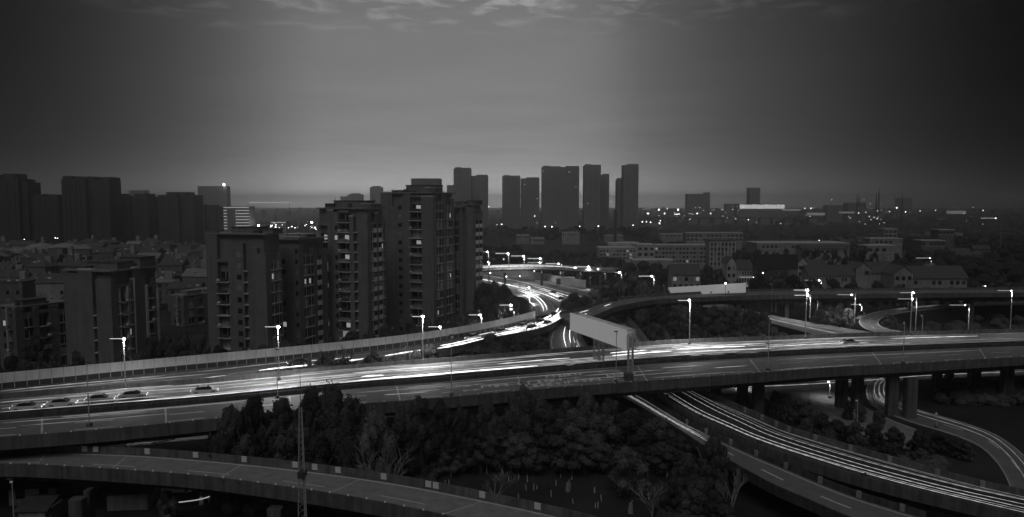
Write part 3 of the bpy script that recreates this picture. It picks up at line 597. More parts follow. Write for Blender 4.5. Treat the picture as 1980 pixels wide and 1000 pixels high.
def car(label, loc, rz, k, on=True, group='cars on the roads'):
    r = thing('car', label, 'car', loc, rz, group)
    link('body', CB[k], r); link('glasshouse', CG, r); link('roof', CT[k], r)
    for x in (-1.35, 1.4):
        for y in (-.8, .8):
            w = link('wheel', CW, r, (x, y, .33)); link('rim', CR, w)
    for y in (-.6, .6):
        link('headlight', CH if on else CHo, r, (2.24, y, .66)); link('tail_light', CL if on else CHo, r, (-2.24, y, .78))
def car_on(road, px, w, label, k, flip=False, on=True):
    t = tpx(road, px, w); d = road.dir(t, w); a = math.atan2(d.y, d.x) + (math.pi if flip else 0); p = road.at(t, w, 0, .01); car(label, p, a, k, on)
car_on(A, 48, .36, 'pale car in the middle of the viaduct, leftmost of the cars at the left border', 'car_white'); car_on(A, 116, .33, 'pale car on the viaduct, second from the left border', 'car_white')
car_on(A, 192, .30, 'grey car on the viaduct just right of the first near lamp post', 'car_grey'); car_on(A, 255, .27, 'grey car on the viaduct right below the leftmost lit lamp', 'car_grey'); car_on(A, 400, .30, 'pale car on the viaduct below the left apartment tower', 'car_white')
car_on(A, 1640, .28, 'grey car on the far carriageway of the viaduct at the right', 'car_grey')

for i, (px, w) in enumerate(((1010, .3), (1028, .7), (1045, .4), (1058, .75), (1070, .3), (968, .35), (915, .3), (575, .4))):
    car_on(B, px, w, 'car with lit headlights on the slip road', ('car_white', 'car_dark', 'car_grey')[i % 3], True)
for i, (px, w) in enumerate(((1100, .7), (1084, .82), (1110, .5), (1070, .7))): car_on(C, px, w, 'car with glaring headlights in the jam at the junction', 'car_grey', False)
car('white hatchback parked on the ground under the near ramp at the lower left', P(345, 952, GZ), .15, 'car_white', False)
print('roads', len(bpy.data.objects))
# ------------------------------------------------------------------ billboards
bb = thing('billboard', 'large blank grey slanting billboard on truss legs above the viaduct at centre right', 'billboard')
def bb_panel(p_tl, p_bl, p_tr, p_br, th, m, root, name='display_panel'):
    d = (p_tr - p_tl).normalized(); nrm = Vector((-d.y, d.x, 0)) * th
    if nrm.y < 0: nrm = -nrm
    MB().hexa([p_bl, p_br, p_br + nrm, p_bl + nrm, p_tl, p_tr, p_tr + nrm, p_tl + nrm]).build(name, m, root); return nrm
D0, D1 = 160.0, 138.0
tl, tr = PD(1102, 604, D0), PD(1209.5, 639.5, D1); bl, br = PD(1102, 636.5, D0), PD(1209.5, 678.5, D1)
zt_, zb_ = (tl.z + tr.z) / 2, (bl.z + br.z) / 2
tl.z = tr.z = zt_; bl.z = br.z = zb_
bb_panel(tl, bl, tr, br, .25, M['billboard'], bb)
off = Vector((1.9, 1.3, 0))                                     # the second face behind, seen at the right end
d_ = (tr - tl).normalized(); nr = Vector((-d_.y, d_.x, 0)); nr = nr if nr.y > 0 else -nr
b2l, b2r = tl + nr * 2.0, tr + nr * 2.0
bb_panel(b2l, bl + nr * 2.0 + Vector((0, 0, 2.2)), b2r, br + nr * 2.0 + Vector((0, 0, 2.2)), .2, M['panel_white'], bb, 'back_panel')
def truss(root, c, w, dp, z0, z1, r=.09, n=7):
    mb = MB(); cs = [(c.x + sx * w, c.y + sy * dp) for sx, sy in ((-1, -1), (1, -1), (1, 1), (-1, 1))]
    for x, y in cs: MB().bar((x, y, z0), (x, y, z1), r * 1.4, 6).build('truss_leg', M['metal'], root)
    for i in range(n):
        za = z0 + (z1 - z0) * i / n; zb2 = z0 + (z1 - z0) * (i + 1) / n
        for k in range(4):
            a, b = cs[k], cs[(k + 1) % 4]
            if i % 2: a, b = b, a
            mb.bar((a[0], a[1], za), (b[0], b[1], zb2), r * .6, 4); mb.bar((cs[k][0], cs[k][1], zb2), (cs[(k + 1) % 4][0], cs[(k + 1) % 4][1], zb2), r * .6, 4)
    mb.build('truss_bracing', M['metal'], root)
for px, Dp, z0 in ((1109, 166, 7.4), (1153, 153, 8), (1162, 152, 8), (1219, 139, 8)):
    c = PD(px, 700, Dp); truss(bb, Vector((c.x, c.y, 0)), .5 if px != 1219 else .42, .6, z0, zb_ + (.3 if px != 1219 else 3.0))
mb = MB()
for k in range(9):
    a = bl.lerp(br, k / 8) + nr * .3; b = bl.lerp(br, k / 8) + nr * 2.3; mb.bar(a, b, .07, 4); mb.bar(a + Vector((0, 0, zt_ - zb_ - .2)), b + Vector((0, 0, zt_ - zb_ - .2)), .07, 4)
mb.bar(bl + nr * .5, br + nr * .5, .12, 5); mb.bar(bl + nr * 2.2, br + nr * 2.2, .12, 5)
mb.build('support_frame', M['trim'], bb)
mb = MB(); e0 = tr + nr * 2.4; mb.bar(tr + nr * .3, e0, .07, 5); mb.bar(e0, br + nr * 2.4, .06, 5); mb.bar(br + nr * .3, br + nr * 2.4 + d_ * 1.5, .06, 5); mb.build('end_frame', M['trim'], bb)
MB().box(PX(1211, 137), 136.6, 7.4, PX(1227, 137), 138.6, 9.3).build('footing', M['concrete'], bb)
b2 = thing('billboard', 'long low blank grey billboard on posts behind the curved ramp at centre right', 'billboard')
l2, r2 = PD(1292, 556, 274), PD(1442, 547, 262); lb, rb_ = PD(1292, 571, 274), PD(1442, 566, 262)
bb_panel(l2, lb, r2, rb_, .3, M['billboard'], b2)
for k in range(6):
    a = lb.lerp(rb_, k / 5) + Vector((0, .5, 0)); MB().bar((a.x, a.y, GZ), (a.x, a.y, a.z + 2), .15, 6).build('billboard_post', M['steel_dark'], b2)
for k in (.18, .56, .78): a = lb.lerp(rb_, k) + Vector((0, -.25, 0)); MB().box(a.x - .2, a.y - .3, a.z + .2, a.x + .2, a.y - .02, a.z + .9).build('floodlight', M['steel_dark'], b2)
b3 = thing('billboard', 'big dark billboard back standing before the white school buildings', 'billboard')
a = PD(1457, 492, 330); b = PD(1543, 522, 330); MB().box(a.x, 330, b.z, b.x, 330.8, a.z).build('display_panel', M['bill_dark'], b3)
MB().bar(((a.x + b.x) / 2, 330.4, GZ), ((a.x + b.x) / 2, 330.4, b.z), .5, 10).build('billboard_post', M['steel_dark'], b3)
b4 = thing('road_sign', 'small blank road sign board beside the curved ramp', 'road sign')
a = PD(1178, 574, 236); b = PD(1194, 583, 236); MB().box(a.x, 236, b.z, b.x, 236.15, a.z).build('sign_panel', M['bill_dark'], b4)
MB().bar((a.x + .5, 236.08, 6), (a.x + .5, 236.08, b.z), .06, 5).build('sign_post', M['metal'], b4)
# ------------------------------------------------------------------ apartment towers
FH = 3.0
def rot2(a, u, v): return (u * math.cos(a) - v * math.sin(a), u * math.sin(a) + v * math.cos(a))
MESH = {}
def bmesh_box(key, m, x0, y0, z0, x1, y1, z1):
    k = (key, m, round(x0, 2), round(y0, 2), round(z0, 2), round(x1, 2), round(y1, 2), round(z1, 2))
    if k not in MESH: MESH[k] = MB().box(x0, y0, z0, x1, y1, z1).mesh(key, M[m])
    return MESH[k]
def tower(label, pxc, D, a_deg, H_, front, side, depth, wall='wall_dark', roofs=(), lit=(), name='apartment_tower', slab='trim', fh=FH, group='brick apartment towers behind the noise barrier', cat='apartment building', z0=GZ, nf=None):
    """pxc, D: picture column and distance of the near right corner. front segments run from that corner to the left, side segments go back from it.
    segment = (width, kind, height factor); kinds: wall, bay (recessed balconies), win (small windows), big (window column), pan (white spandrels), gap"""
    rnd = random.Random(int(pxc * 7 + D))
    c = Vector((PX(pxc, D), D, z0)); a = math.radians(-a_deg)      # front direction runs back to the left
    r = thing(name, label, cat, c, a, group)
    W_ = sum(s[0] for s in front); R = 1.3; n = nf or int(H_ / fh)
    MB().box(-W_ + .02, R, 0, -R, depth - .02, H_ - .3).build('core_wall', M[wall], r)
    def seg(u0, u1, kind, hf, side_):
        h = H_ * hf; nfl = int(h / fh)
        def place(x0, y0, z0_, x1, y1, z1, nm, m, loc=None):
            # local seg coords: x along facade, y depth inwards (0 = outer face)
            if side_: args = (-y1, x0, z0_, -y0, x1, z1)
            else: args = (-x1, y0, z0_, -x0, y1, z1)
            return link(nm, bmesh_box(nm, m, *args), r, loc)
        w = u1 - u0
        if kind in ('wall', 'win', 'big', 'pan'):
            place(u0, 0, 0, u1, R, h, 'wall_panel', wall)
        if kind == 'wall' and hf > .93: place(u0 + .001, -.12, h, u1 - .001, R, h + .35, 'parapet_cap', slab if rnd.random() < .4 else wall)
        if kind == 'win':
            for f in range(nfl):
                m_ = 'lit' if rnd.random() < .03 else ('glass' if rnd.random() < .7 else 'glass_mid')
                place(u0 + w * .25, -.06, .9, u1 - w * .25, -.003, 2.2, 'window', m_, (0, 0, f * fh))
        if kind == 'big':
            for f in range(nfl):
                m_ = 'glass' if rnd.random() < .6 else 'glass_mid'
                if (f, side_) in lit or rnd.random() < .03: place(u0 + w * .15, -.08, 1.0, u0 + w * .45, -.055, 2.4, 'lit_pane', 'lit', (0, 0, f * fh))
                place(u0 + w * .1, -.05, .7, u1 - w * .1, -.003, 2.7, 'window', m_, (0, 0, f * fh))
                place(u0 + w * .02, -.45, -.08, u1 - w * .02, -.002, .1, 'balcony_slab', slab, (0, 0, f * fh + .4))
            place(u0 + w * .5 - .06, -.12, .5, u0 + w * .5 + .06, -.05, h - .4, 'pilaster', slab)
        if kind == 'pan':
            for f in range(nfl):
                place(u0 + w * .1, -.05, 1.5, u1 - w * .1, -.003, 2.75, 'window', 'glass', (0, 0, f * fh))
                place(u0 + w * .04, -.3, .05, u1 - w * .04, -.003, 1.4, 'spandrel', 'panel_white', (0, 0, f * fh))
        if kind in ('bay', 'bayw'):
            for f in range(nfl):
                z_ = f * fh; q = rnd.random()
                m_ = 'glass' if q < .62 else ('glass_mid' if q < .93 else 'lit_dim')
                if (f, side_) in lit or q < .03: place(u0 + w * .2, R - .12, .9, u0 + w * .6, R - .07, 2.3, 'lit_pane', 'lit', (0, 0, z_))
                place(u0 + .15, R - .06, .2, u1 - .15, R - .004, 2.75, 'balcony_window', m_, (0, 0, z_))
                place(u0 + w * .48, R - .1, .2, u0 + w * .52, R - .05, 2.75, 'window_mullion', slab, (0, 0, z_))
                e = .35
                place(u0 - (e if kind == 'bayw' else -.003), -.55, -.12, u1 + (e if kind == 'bayw' else -.003), R - .07, .12, 'balcony_slab', slab, (0, 0, z_ + .12))
                if rnd.random() < .8: place(u0 + .05, -.5, .13, u1 - .05, -.42, 1.05, 'railing', 'glass_mid' if rnd.random() < .4 else 'steel_dark', (0, 0, z_ + .12))
                if rnd.random() < .45: place(u1 - .95, -.9, .3, u1 - .2, -.56, .85, 'air_conditioner', 'panel_white', (0, 0, z_ + .2))
            place(u0, 0, h - .2, u1, R, h + .6, 'lintel', wall)
        if kind == 'slabs':
            for f in range(nfl): place(u0, -.25, -.1, u1, R, .1, 'balcony_slab', slab, (0, 0, f * fh + .2))
        if kind == 'pil': place(u0, -.25, 0, u1, R, h, 'pilaster', slab)
    u = 0
    for i, (w, k, hf) in enumerate(front): seg(u, u + w, k, hf, False); u += w
    u = R + .002
    for i, (w, k, hf) in enumerate(side): seg(u, u + w, k, hf, True); u += w
    MB().box(-W_ - .15, -.1, H_ - .3, .1, depth + .1, H_ + .05).build('roof_slab', M['roof_pale'], r)
    for (u0, u1, v0, v1, hh, m_) in roofs:
        MB().box(-u1, v0, H_ + .05, -u0, v1, H_ + .05 + hh).build('rooftop_room', M[m_], r)
        MB().box(-u1 - .25, v0 - .25, H_ + .05 + hh, -u0 + .25, v1 + .25, H_ + .25 + hh).build('rooftop_cap', M[slab if m_ != wall else 'roof'], r)
    for k in range(3):
        x = -rnd.uniform(1, W_ - 1); y = rnd.uniform(2, depth - 1); MB().bar((x, y, H_), (x, y, H_ + rnd.uniform(2, 4)), .05, 4).bar((x - .5, y, H_ + 1.9), (x + .5, y, H_ + 1.9), .04, 4).build('antenna', M['steel_dark'], r)
    for k in range(5): x = -rnd.uniform(1, W_ - 2); y = rnd.uniform(1, depth - 2); MB().box(x, y, H_ + .052, x + rnd.uniform(.6, 1.6), y + rnd.uniform(.6, 1.5), H_ + rnd.uniform(.5, 1.4)).build('rooftop_plant', M['steel_dark'], r)
    return r
def hgt(py, px, D): return PZ(px, py, D) - GZ
tower('dark nine storey brick tower block at the left border, behind the leftmost lit lamp', 212, 170, 17, hgt(524, 212, 170),
      [(4.6, 'wall', .93), (1.0, 'slabs', .82), (4.2, 'wall', 1.0), (4.6, 'wall', .96), (.02, 'gap', 1)],
      [(.7, 'wall', .88), (.9, 'big', .86), (1.7, 'bay', .86), (.4, 'pil', .86), (1.0, 'big', .86), (.7, 'wall', .9), (.25, 'pil', .92), (1.9, 'wall', 1.0), (1.5, 'wall', .95), (.7, 'pil', .85), (1.7, 'bay', .83), (1.2, 'wall', .9), (.6, 'pil', .8)], 15.2, roofs=((1, 10, 3, 8, 1.6, 'wall_dark'), (0, 6, 9, 14, 2.4, 'wall_dark'), (8.6, 13, 1, 5, .5, 'wall_dark')), lit=())
tower('leftmost tall brick apartment tower, twelve storeys, with white balcony slabs and a grooved corner', 514, 188, 14, hgt(452, 514, 188),
      [(2.6, 'wall', .86), (2.8, 'wall', .9), (1.3, 'slabs', .86), (2.6, 'win', .93), (2.0, 'wall', .83), (3.2, 'bayw', .8), (3.4, 'wall', 1.0)],
      [(.9, 'wall', .86), (2.3, 'big', .82), (2.3, 'big', .82), (.7, 'wall', .86)], 8.5, roofs=((4, 12, 3, 8, 1.4, 'wall_dark'), (0, 4, 3.5, 8.4, .9, 'wall_dark')))
tower('shorter brick apartment block tucked right of the leftmost tall tower', 578, 203, 18, hgt(462, 578, 203),
      [(1.6, 'win', .95), (2.4, 'wall', .93), (2.3, 'win', .93), (1.6, 'bay', .9), (.8, 'wall', 1)],
      [(.8, 'wall', .95), (2.2, 'big', .88), (2.6, 'big', .88), (2, 'wall', .92), (2.2, 'pan', .86), (3.5, 'wall', .9)], 14.5, roofs=((1, 7, 4, 10, 1.0, 'wall_mid'), (0, 5, 0.2, 3.6, .4, 'roof_pale')), lit=((7, True),))
tower('middle tall brick apartment tower with lit balconies and a column of white panels', 711, 217, 19, hgt(402, 711, 217),
      [(3.4, 'wall', .96), (1.3, 'slabs', .9), (1.6, 'wall', .94), (3.6, 'bayw', .97), (1.8, 'win', .97), (2.2, 'wall', .98), (3.2, 'bayw', .88), (.4, 'pil', .9)],
      [(.8, 'wall', .93), (1.5, 'big', .9), (1.7, 'pan', .9), (1.3, 'wall', .96), (1.8, 'pan', .9), (1.6, 'big', .88), (1.2, 'wall', .9)], 11.5, roofs=((3, 14, 4, 10, 2.0, 'wall_dark'), (13.5, 16.5, 3, 6, 1.2, 'steel_dark'), (0, 3, 2, 9, 1.1, 'wall_mid')), lit=((11, False), (2, False)))
tower('tallest brick apartment tower, right of the others, with a central column of balconies', 838, 243, 24, hgt(372, 838, 243),
      [(4.6, 'wall', .97), (4.4, 'bayw', .97), (2.6, 'wall', .99), (2.8, 'win', .96), (1.8, 'wall', .9), (4.6, 'wall', 1.0)],
      [(.9, 'wall', .97), (2.2, 'big', .94), (2.2, 'big', .94), (1.4, 'wall', 1), (.8, 'wall', .96), (2.2, 'big', .92), (2.4, 'big', .92), (1.6, 'wall', .96)], 15.5, roofs=((3, 13, 4, 12, 2.4, 'wall_dark'), (0, 3.4, 1.5, 6, 1.5, 'wall_mid'), (15, 19.5, 5, 12, .7, 'wall_dark')), lit=((10, False),))
tower('slim brick block attached right of the tallest tower', 893, 262, 22, hgt(400, 893, 262),
      [(1.0, 'wall', .97), (1.6, 'big', .95), (1.4, 'slabs', .92), (1.0, 'big', .9)], [(1, 'wall', .95), (3, 'wall', .9)], 9, roofs=((.5, 4, 3, 6, 1.6, 'wall_dark'),))
tower('rightmost brick apartment tower beside the trees, with white panelled windows', 916, 264, 24, hgt(395, 916, 264),
      [(2.6, 'wall', .97), (1.6, 'wall', 1.0)], [(.4, 'wall', .95), (2.2, 'pan', .92), (.8, 'wall', .95), (2.2, 'pan', .92), (.6, 'wall', .94)], 8.5, roofs=((.6, 3.8, 2.5, 7.5, 1.2, 'wall_dark'),))
# ------------------------------------------------------------------ older apartment blocks and the housing estate at the left
def house(label, x, y, w, d, h, rz, kind, group, rh=2.6, m='wall_mid', tw=False, name='house', win=True, rm='roof', cat='house'):
    r = thing(name, label, cat, (x, y, GZ), rz, group)
    MB().box(-w / 2, -d / 2, 0, w / 2, d / 2, h).build('wall', M[m], r)
    e = .5
    if kind == 'gable':
        mb = MB(); mb.poly([(-w / 2 - e, -d / 2 - e, h), (w / 2 + e, -d / 2 - e, h), (w / 2 + e, 0, h + rh), (-w / 2 - e, 0, h + rh)]); mb.poly([(w / 2 + e, d / 2 + e, h), (-w / 2 - e, d / 2 + e, h), (-w / 2 - e, 0, h + rh), (w / 2 + e, 0, h + rh)])
        mb.poly([(-w / 2 - e, d / 2 + e, h), (-w / 2 - e, -d / 2 - e, h), (-w / 2 - e, 0, h + rh)]); mb.poly([(w / 2 + e, -d / 2 - e, h), (w / 2 + e, d / 2 + e, h), (w / 2 + e, 0, h + rh)]); mb.poly([(-w / 2 - e, -d / 2 - e, h), (-w / 2 - e, d / 2 + e, h), (w / 2 + e, d / 2 + e, h), (w / 2 + e, -d / 2 - e, h)])
        ro = mb.build('roof', M[rm], r)
    elif kind == 'hip':
        k = min(w, d) / 2; mb = MB(); A0 = [(-w / 2 - e, -d / 2 - e, h), (w / 2 + e, -d / 2 - e, h), (w / 2 + e, d / 2 + e, h), (-w / 2 - e, d / 2 + e, h)]; t0, t1 = (-w / 2 + k, 0, h + rh), (w / 2 - k, 0, h + rh)
        if w - 2 * k < .1: t0 = (-.1, 0, h + rh); t1 = (.1, 0, h + rh)
        mb.poly([A0[0], A0[1], t1, t0]); mb.poly([A0[1], A0[2], t1]); mb.poly([A0[2], A0[3], t0, t1]); mb.poly([A0[3], A0[0], t0]); mb.poly(A0[::-1]); ro = mb.build('roof', M[rm], r)
    else:
        ro = MB().box(-w / 2 - .2, -d / 2 - .2, h, w / 2 + .2, d / 2 + .2, h + .5).build('roof', M[rm], r)
    if tw: MB().box(w * .1, d * .1, h - .5, w * .1 + tw[0], d * .1 + 2.2, h + tw[1]).build('stair_tower', M['white_dim'], r)
    if 'estate row' in label:
        for k in range(random.choice((1, 2, 2, 3))):
            ux = random.uniform(-w / 2 + 1, w / 2 - 1); uy = -random.uniform(.1, .35) * d; uz = h + (rh * (1 + 2 * uy / d) if kind != 'flat' else .5)
            MB().box(ux - .6, uy - .5, uz - .2, ux + .6, uy + .4, uz + .45).build('skylight', M[random.choice(('panel_white', 'white_dim', 'glass_mid'))], r)
        if random.random() < .5: MB().box(-w * .3, 0, h, -w * .3 + .9, .9, h + rh + 1.0).build('chimney', M['white_dim'], ro)
    if win:
        n = max(2, int(w / 3.2)); fl = max(1, int(h / 3.1)); wm = bmesh_box('window', 'glass', -.65, -.05, 0, .65, -.003, 1.5); wm2 = bmesh_box('window', 'glass_mid', -.65, -.05, 0, .65, -.003, 1.5)
        for i in range(n):
            for f in range(fl):
                if random.random() < .85: link('window', wm if random.random() < .7 else wm2, r, (-w / 2 + w * (i + .5) / n, -d / 2, 1.0 + f * 3.1))
    return r
rnd = random.Random(3)
row = 0; Dy = 300.0
while Dy < 640:
    xs = [-30 + 27.5 * k * (300 / Dy) ** 0 for k in range(40)]
    x = PX(-25, Dy) + rnd.uniform(0, 8); k = 0
    while x < PX(425, Dy):
        w = rnd.uniform(10, 15); d = rnd.uniform(8, 11); h = rnd.choice((8.5, 9.5, 10.5, 12)); kind = rnd.choice(('hip', 'gable', 'gable', 'hip', 'flat')); m = rnd.choice(('wall_mid', 'white_dim', 'wall_dark', 'wall_mid'))
        tw = (rnd.uniform(2.2, 3.6), rnd.uniform(3, 7)) if rnd.random() < .5 else False
        house('%s %s roofed house, %s estate row from the front, %s from left' % ({'wall_mid': 'grey', 'white_dim': 'pale', 'wall_dark': 'dark'}[m], {'hip': 'hip', 'gable': 'gable', 'flat': 'flat'}[kind], ordn(row), ordn(k)),
              x + w / 2, Dy + rnd.uniform(-5, 5), w, d, h, rnd.uniform(-.5, .5), kind, 'houses of the left housing estate', rnd.uniform(2.2, 3.6), m, tw, win=(Dy < 520), rm='roof_pale' if rnd.random() < .12 else 'roof')
        x += w + rnd.uniform(2.5, 7); k += 1
    Dy += 26 + row * 2.2; row += 1
for i, (pxc, D, wpx, py, lab) in enumerate(((24, 186, 60, 594, 'dark five storey block cut by the left border, with a pale stairwell column'), (118, 222, 45, 585, 'dark block with sloping roof left of the nine storey tower'), (352, 262, 40, 572, 'old apartment block with bay windows between the dark tower and the tall one'), (404, 272, 42, 560, 'second old apartment block, partly behind the leftmost tall tower'))):
    wm_ = wpx * D / F0
    tower(lab, pxc, D, 28, hgt(py, pxc, D), [(wm_ * .2, 'wall', .96), (wm_ * .22, 'bay', .9), (wm_ * .12, 'pil', 1.0), (wm_ * .26, 'win', .95), (wm_ * .2, 'wall', .97)], [(.6, 'wall', .95), (2.4, 'big', .9), (1.6, 'wall', .95), (2.6, 'bay', .88), (2.4, 'wall', .95), (2.4, 'big', .88)], 14, name='apartment_block',
          roofs=((0.4, wm_ * .5, 2, 8, 1.3, 'roof_pale' if i > 1 else 'wall_mid'),), group='older low apartment blocks at the left', slab='white_dim', wall='wall_mid')
dm = thing('domed_hall', 'pale low double domed roof hall beyond the estate at the far left', 'hall')
for px in (78, 125):
    c = PD(px, 478, 560); MB().ball((c.x, c.y, GZ + 8), 11.5, 16, 8, .55).build('dome', M['white_dim'], dm, smooth=True)
c = PD(100, 480, 560); MB().box(c.x - 24, 556, GZ, c.x + 22, 572, GZ + 9).build('wall', M['wall_mid'], dm)
# ------------------------------------------------------------------ skyline towers
def sky_tower(label, x0, x1, py, D, steps=(), m='tower_far', dp=22, group='high rise towers on the skyline', detail=True, lights=0, fins=5):
    c = PD((x0 + x1) / 2, py, D); w = (x1 - x0) * D / F0; h = c.z - GZ; w2 = w / 2
    r = thing('high_rise', label, 'tower', (c.x, D, GZ), 0, group); rr = random.Random(int(x0))
    MB().box(-w2, 0, 0, w2, dp, h).build('wall', M[m], r)
    for (f0, f1, hh) in steps: MB().box(-w2 + w * f0, 1, h, -w2 + w * f1, dp - 1, h + hh).build('roof_block', M[m], r)
    mb = MB()
    for f in range(int(h / 3.1)):                       # thin floor bands between the fins
        mb.box(-w2 - .05, -.25, f * 3.1 + 2.4, w2 + .05, -.01, f * 3.1 + 3.05)
    if detail: o = mb.build('floor_bands', M['tower_pale' if m != 'tower_dark' else m], r); o['kind'] = 'stuff'
    for i in range(fins):
        fx = -w2 + w * (i + rr.uniform(.2, .8)) / fins; MB().box(fx, -.7, 0, fx + w * rr.uniform(.03, .07), -.26, h - rr.uniform(0, 4)).build('facade_fin', M[m if i % 2 or m == 'tower_dark' else 'tower_pale'], r)
    for i in range(lights):
        wx = rr.uniform(-w2, w2 - 2); wz = rr.uniform(5, h - 5); MB().box(wx, -.75, wz, wx + 1.8, -.71, wz + 1.4).build('lit_window', M['lit'], r)
    return r
st = ((.05, .4, 3), (.55, .85, 2.4))
T = [(-40, 34, 345, 760, ((.1, .4, 4), (.6, .9, 5))), (30, 52, 352, 765, ((.1, .6, 3),)), (52, 112, 380, 770, ((.2, .5, 2.5), (.65, .9, 2))), (118, 165, 346, 740, st), (165, 211, 348, 745, ((.0, .3, 3.5), (.6, 1, 3))), (211, 250, 379, 770, ((.1, .5, 2.5),)), (248, 286, 380, 775, ((.3, .9, 3),)),
     (305, 344, 377, 760, ((.4, .9, 3),)), (344, 375, 377, 765, ((.0, .5, 3),)), (373, 395, 399, 830, ((.2, .7, 2),)), (395, 417, 400, 835, ((.1, .7, 2),))]
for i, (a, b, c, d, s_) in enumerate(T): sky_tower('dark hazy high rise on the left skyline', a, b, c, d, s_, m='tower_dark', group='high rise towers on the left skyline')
T = [(877, 910, 326, 1060, 0), (911, 943, 340, 1070, 0), (971, 1006, 341, 1130, 0), (1007, 1043, 345, 1125, 3), (1048, 1084, 323, 1120, 2), (1084, 1120, 323, 1122, 2), (1130, 1162, 320, 1110, 1), (1162, 1178, 338, 1150, 0), (1194, 1213, 347, 1140, 0), (1206, 1235, 319, 1110, 0)]
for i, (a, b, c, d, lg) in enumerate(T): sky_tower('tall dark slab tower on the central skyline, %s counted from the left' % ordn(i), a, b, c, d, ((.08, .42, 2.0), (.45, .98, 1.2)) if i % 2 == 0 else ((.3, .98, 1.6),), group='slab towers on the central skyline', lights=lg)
T = [(382, 438, 360, 1700, 'wide hazy block with a rooftop light on the left skyline'), (250, 278, 368, 1500, 'faint far block between two dark left towers'), (658, 672, 380, 2000, 'leftmost of the faint far blocks above the middle apartment tower'), (672, 700, 376, 2000, 'wider faint far block above the middle apartment tower'), (715, 738, 362, 1900, 'faint rounded far tower left of the tallest apartment tower'),
     (795, 850, 345, 700, 'hazy stepped block rising behind the tallest apartment tower'), (864, 880, 358, 1300, 'narrow hazy block just left of the tall slab pair'), (1330, 1373, 375, 1500, 'squat dark block on the right skyline with a raised right corner'), (1450, 1470, 363, 1600, 'lone narrow tower on the right skyline'), (1383, 1403, 403, 1550, 'small low block beside the squat dark block'), (1738, 1764, 383, 2400, 'dark round topped block on the far right skyline'), (1405, 1432, 394, 1700, 'low grey block left of the lit long hall'), (1640, 1675, 392, 1500, 'low dark block at the far right skyline'), (1600, 1630, 397, 1600, 'small dark far block right of the lit long hall'), (1295, 1320, 404, 1700, 'low far building between the last slab tower and the squat block')]
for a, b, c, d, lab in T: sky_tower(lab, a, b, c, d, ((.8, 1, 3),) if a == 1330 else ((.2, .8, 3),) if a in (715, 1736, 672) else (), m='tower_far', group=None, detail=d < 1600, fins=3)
def globe_light(label, px, py, D, r=1.2, k='lamp_far', group='tiny distant lamps'):
    c = PD(px, py, D); o = MB().bar((0, 0, GZ - c.z), (0, 0, 0), max(.08, r * .1), 4).build('distant_lamp', M['steel_dark'], None, loc=c)
    tag(o, label, 'lamp', group); link('lamp_globe', MB().ball((0, 0, 0), r * .68, 8, 5).mesh('lamp_globe', M[k]), o)
sk = thing('rooftop_light', 'bright light on the roof corner of the wide hazy block', 'light', PD(433, 357, 1695)); MB().ball((0, 0, 0), 3.2, 8, 5).build('light_globe', M['lamp_far'], sk); MB().bar((0, 0, -4), (0, 0, 0), .3, 4).build('light_mount', M['steel_dark'], sk)
for (a, b, c, d, n, D, lab) in ((286, 306, 403, 446, 7, 900, 'narrow office block striped with rows of lights between left towers'), (415, 483, 399, 446, 8, 900, 'wide office block striped with white bands of light at the left')):
    o = thing('office_block', lab, 'office building', (0, 0, 0)); tl_ = PD(a, c, D); br_ = PD(b, d, D); MB().box(tl_.x, D, GZ, br_.x, D + 20, tl_.z).build('wall', M['tower_far'], o)
    for k in range(n):
        z_ = tl_.z - 1 - (tl_.z - br_.z) * k / n
        spans = [(0, 1)] if b - a < 30 or k == 0 else [(0, .36), (.6, 1)]
        for s0, s1 in spans: MB().box(tl_.x + (br_.x - tl_.x) * s0, D - .4, z_ - .9, tl_.x + (br_.x - tl_.x) * s1, D - .02, z_).build('light_band', M['strip'], o)
    if b - a > 30: x0_ = tl_.x + (br_.x - tl_.x) * .38; MB().box(x0_, D - 3, GZ, x0_ + (br_.x - tl_.x) * .2, D - .05, tl_.z - 3).build('stair_block', M['tower_far'], o)
lh = thing('lit_hall', 'long brightly lit white hall on the right horizon', 'hall'); a = PD(1430, 394.5, 1500); b = PD(1517, 403.5, 1500)
MB().box(a.x, 1500, GZ, b.x, 1540, a.z - .3).build('wall', M['tower_far'], lh); n = 11
for k in range(n): x0_ = a.x + (b.x - a.x) * k / n; MB().box(x0_ + .4, 1499, b.z, x0_ + (b.x - a.x) / n - .4, 1499.9, a.z - 1 - (k % 3) * .4).build('lit_pane', M['facade_lit'], lh)
MB().box(a.x - 1, 1498, a.z - .3, b.x + 1, 1541, a.z + .4).build('roof', M['tower_pale'], lh)
for i, (x0_, y0_, x1_, y1_) in enumerate(((1517, 405, 1548, 407), (1565, 412, 1595, 416), (1628, 410, 1652, 412), (1838, 408, 1868, 413), (1245, 404, 1258, 405), (480, 391, 560, 391.8), (400, 440, 480, 441))):
    a = PD(x0_, y0_, 1300); b = PD(x1_, y1_, 1300); o = thing('lit_canopy', ('lit low canopy roof on the horizon'), 'canopy'); MB().box(a.x, 1300, b.z - .6, b.x, 1312, a.z + .3).build('light_band', M['strip' if i == 5 else 'strip_dim'], o)
    for q in (a.x + .5, b.x - .9): MB().box(q, 1300.5, GZ, q + .4, 1301, b.z - .61).build('canopy_leg', M['steel_dark'], o)
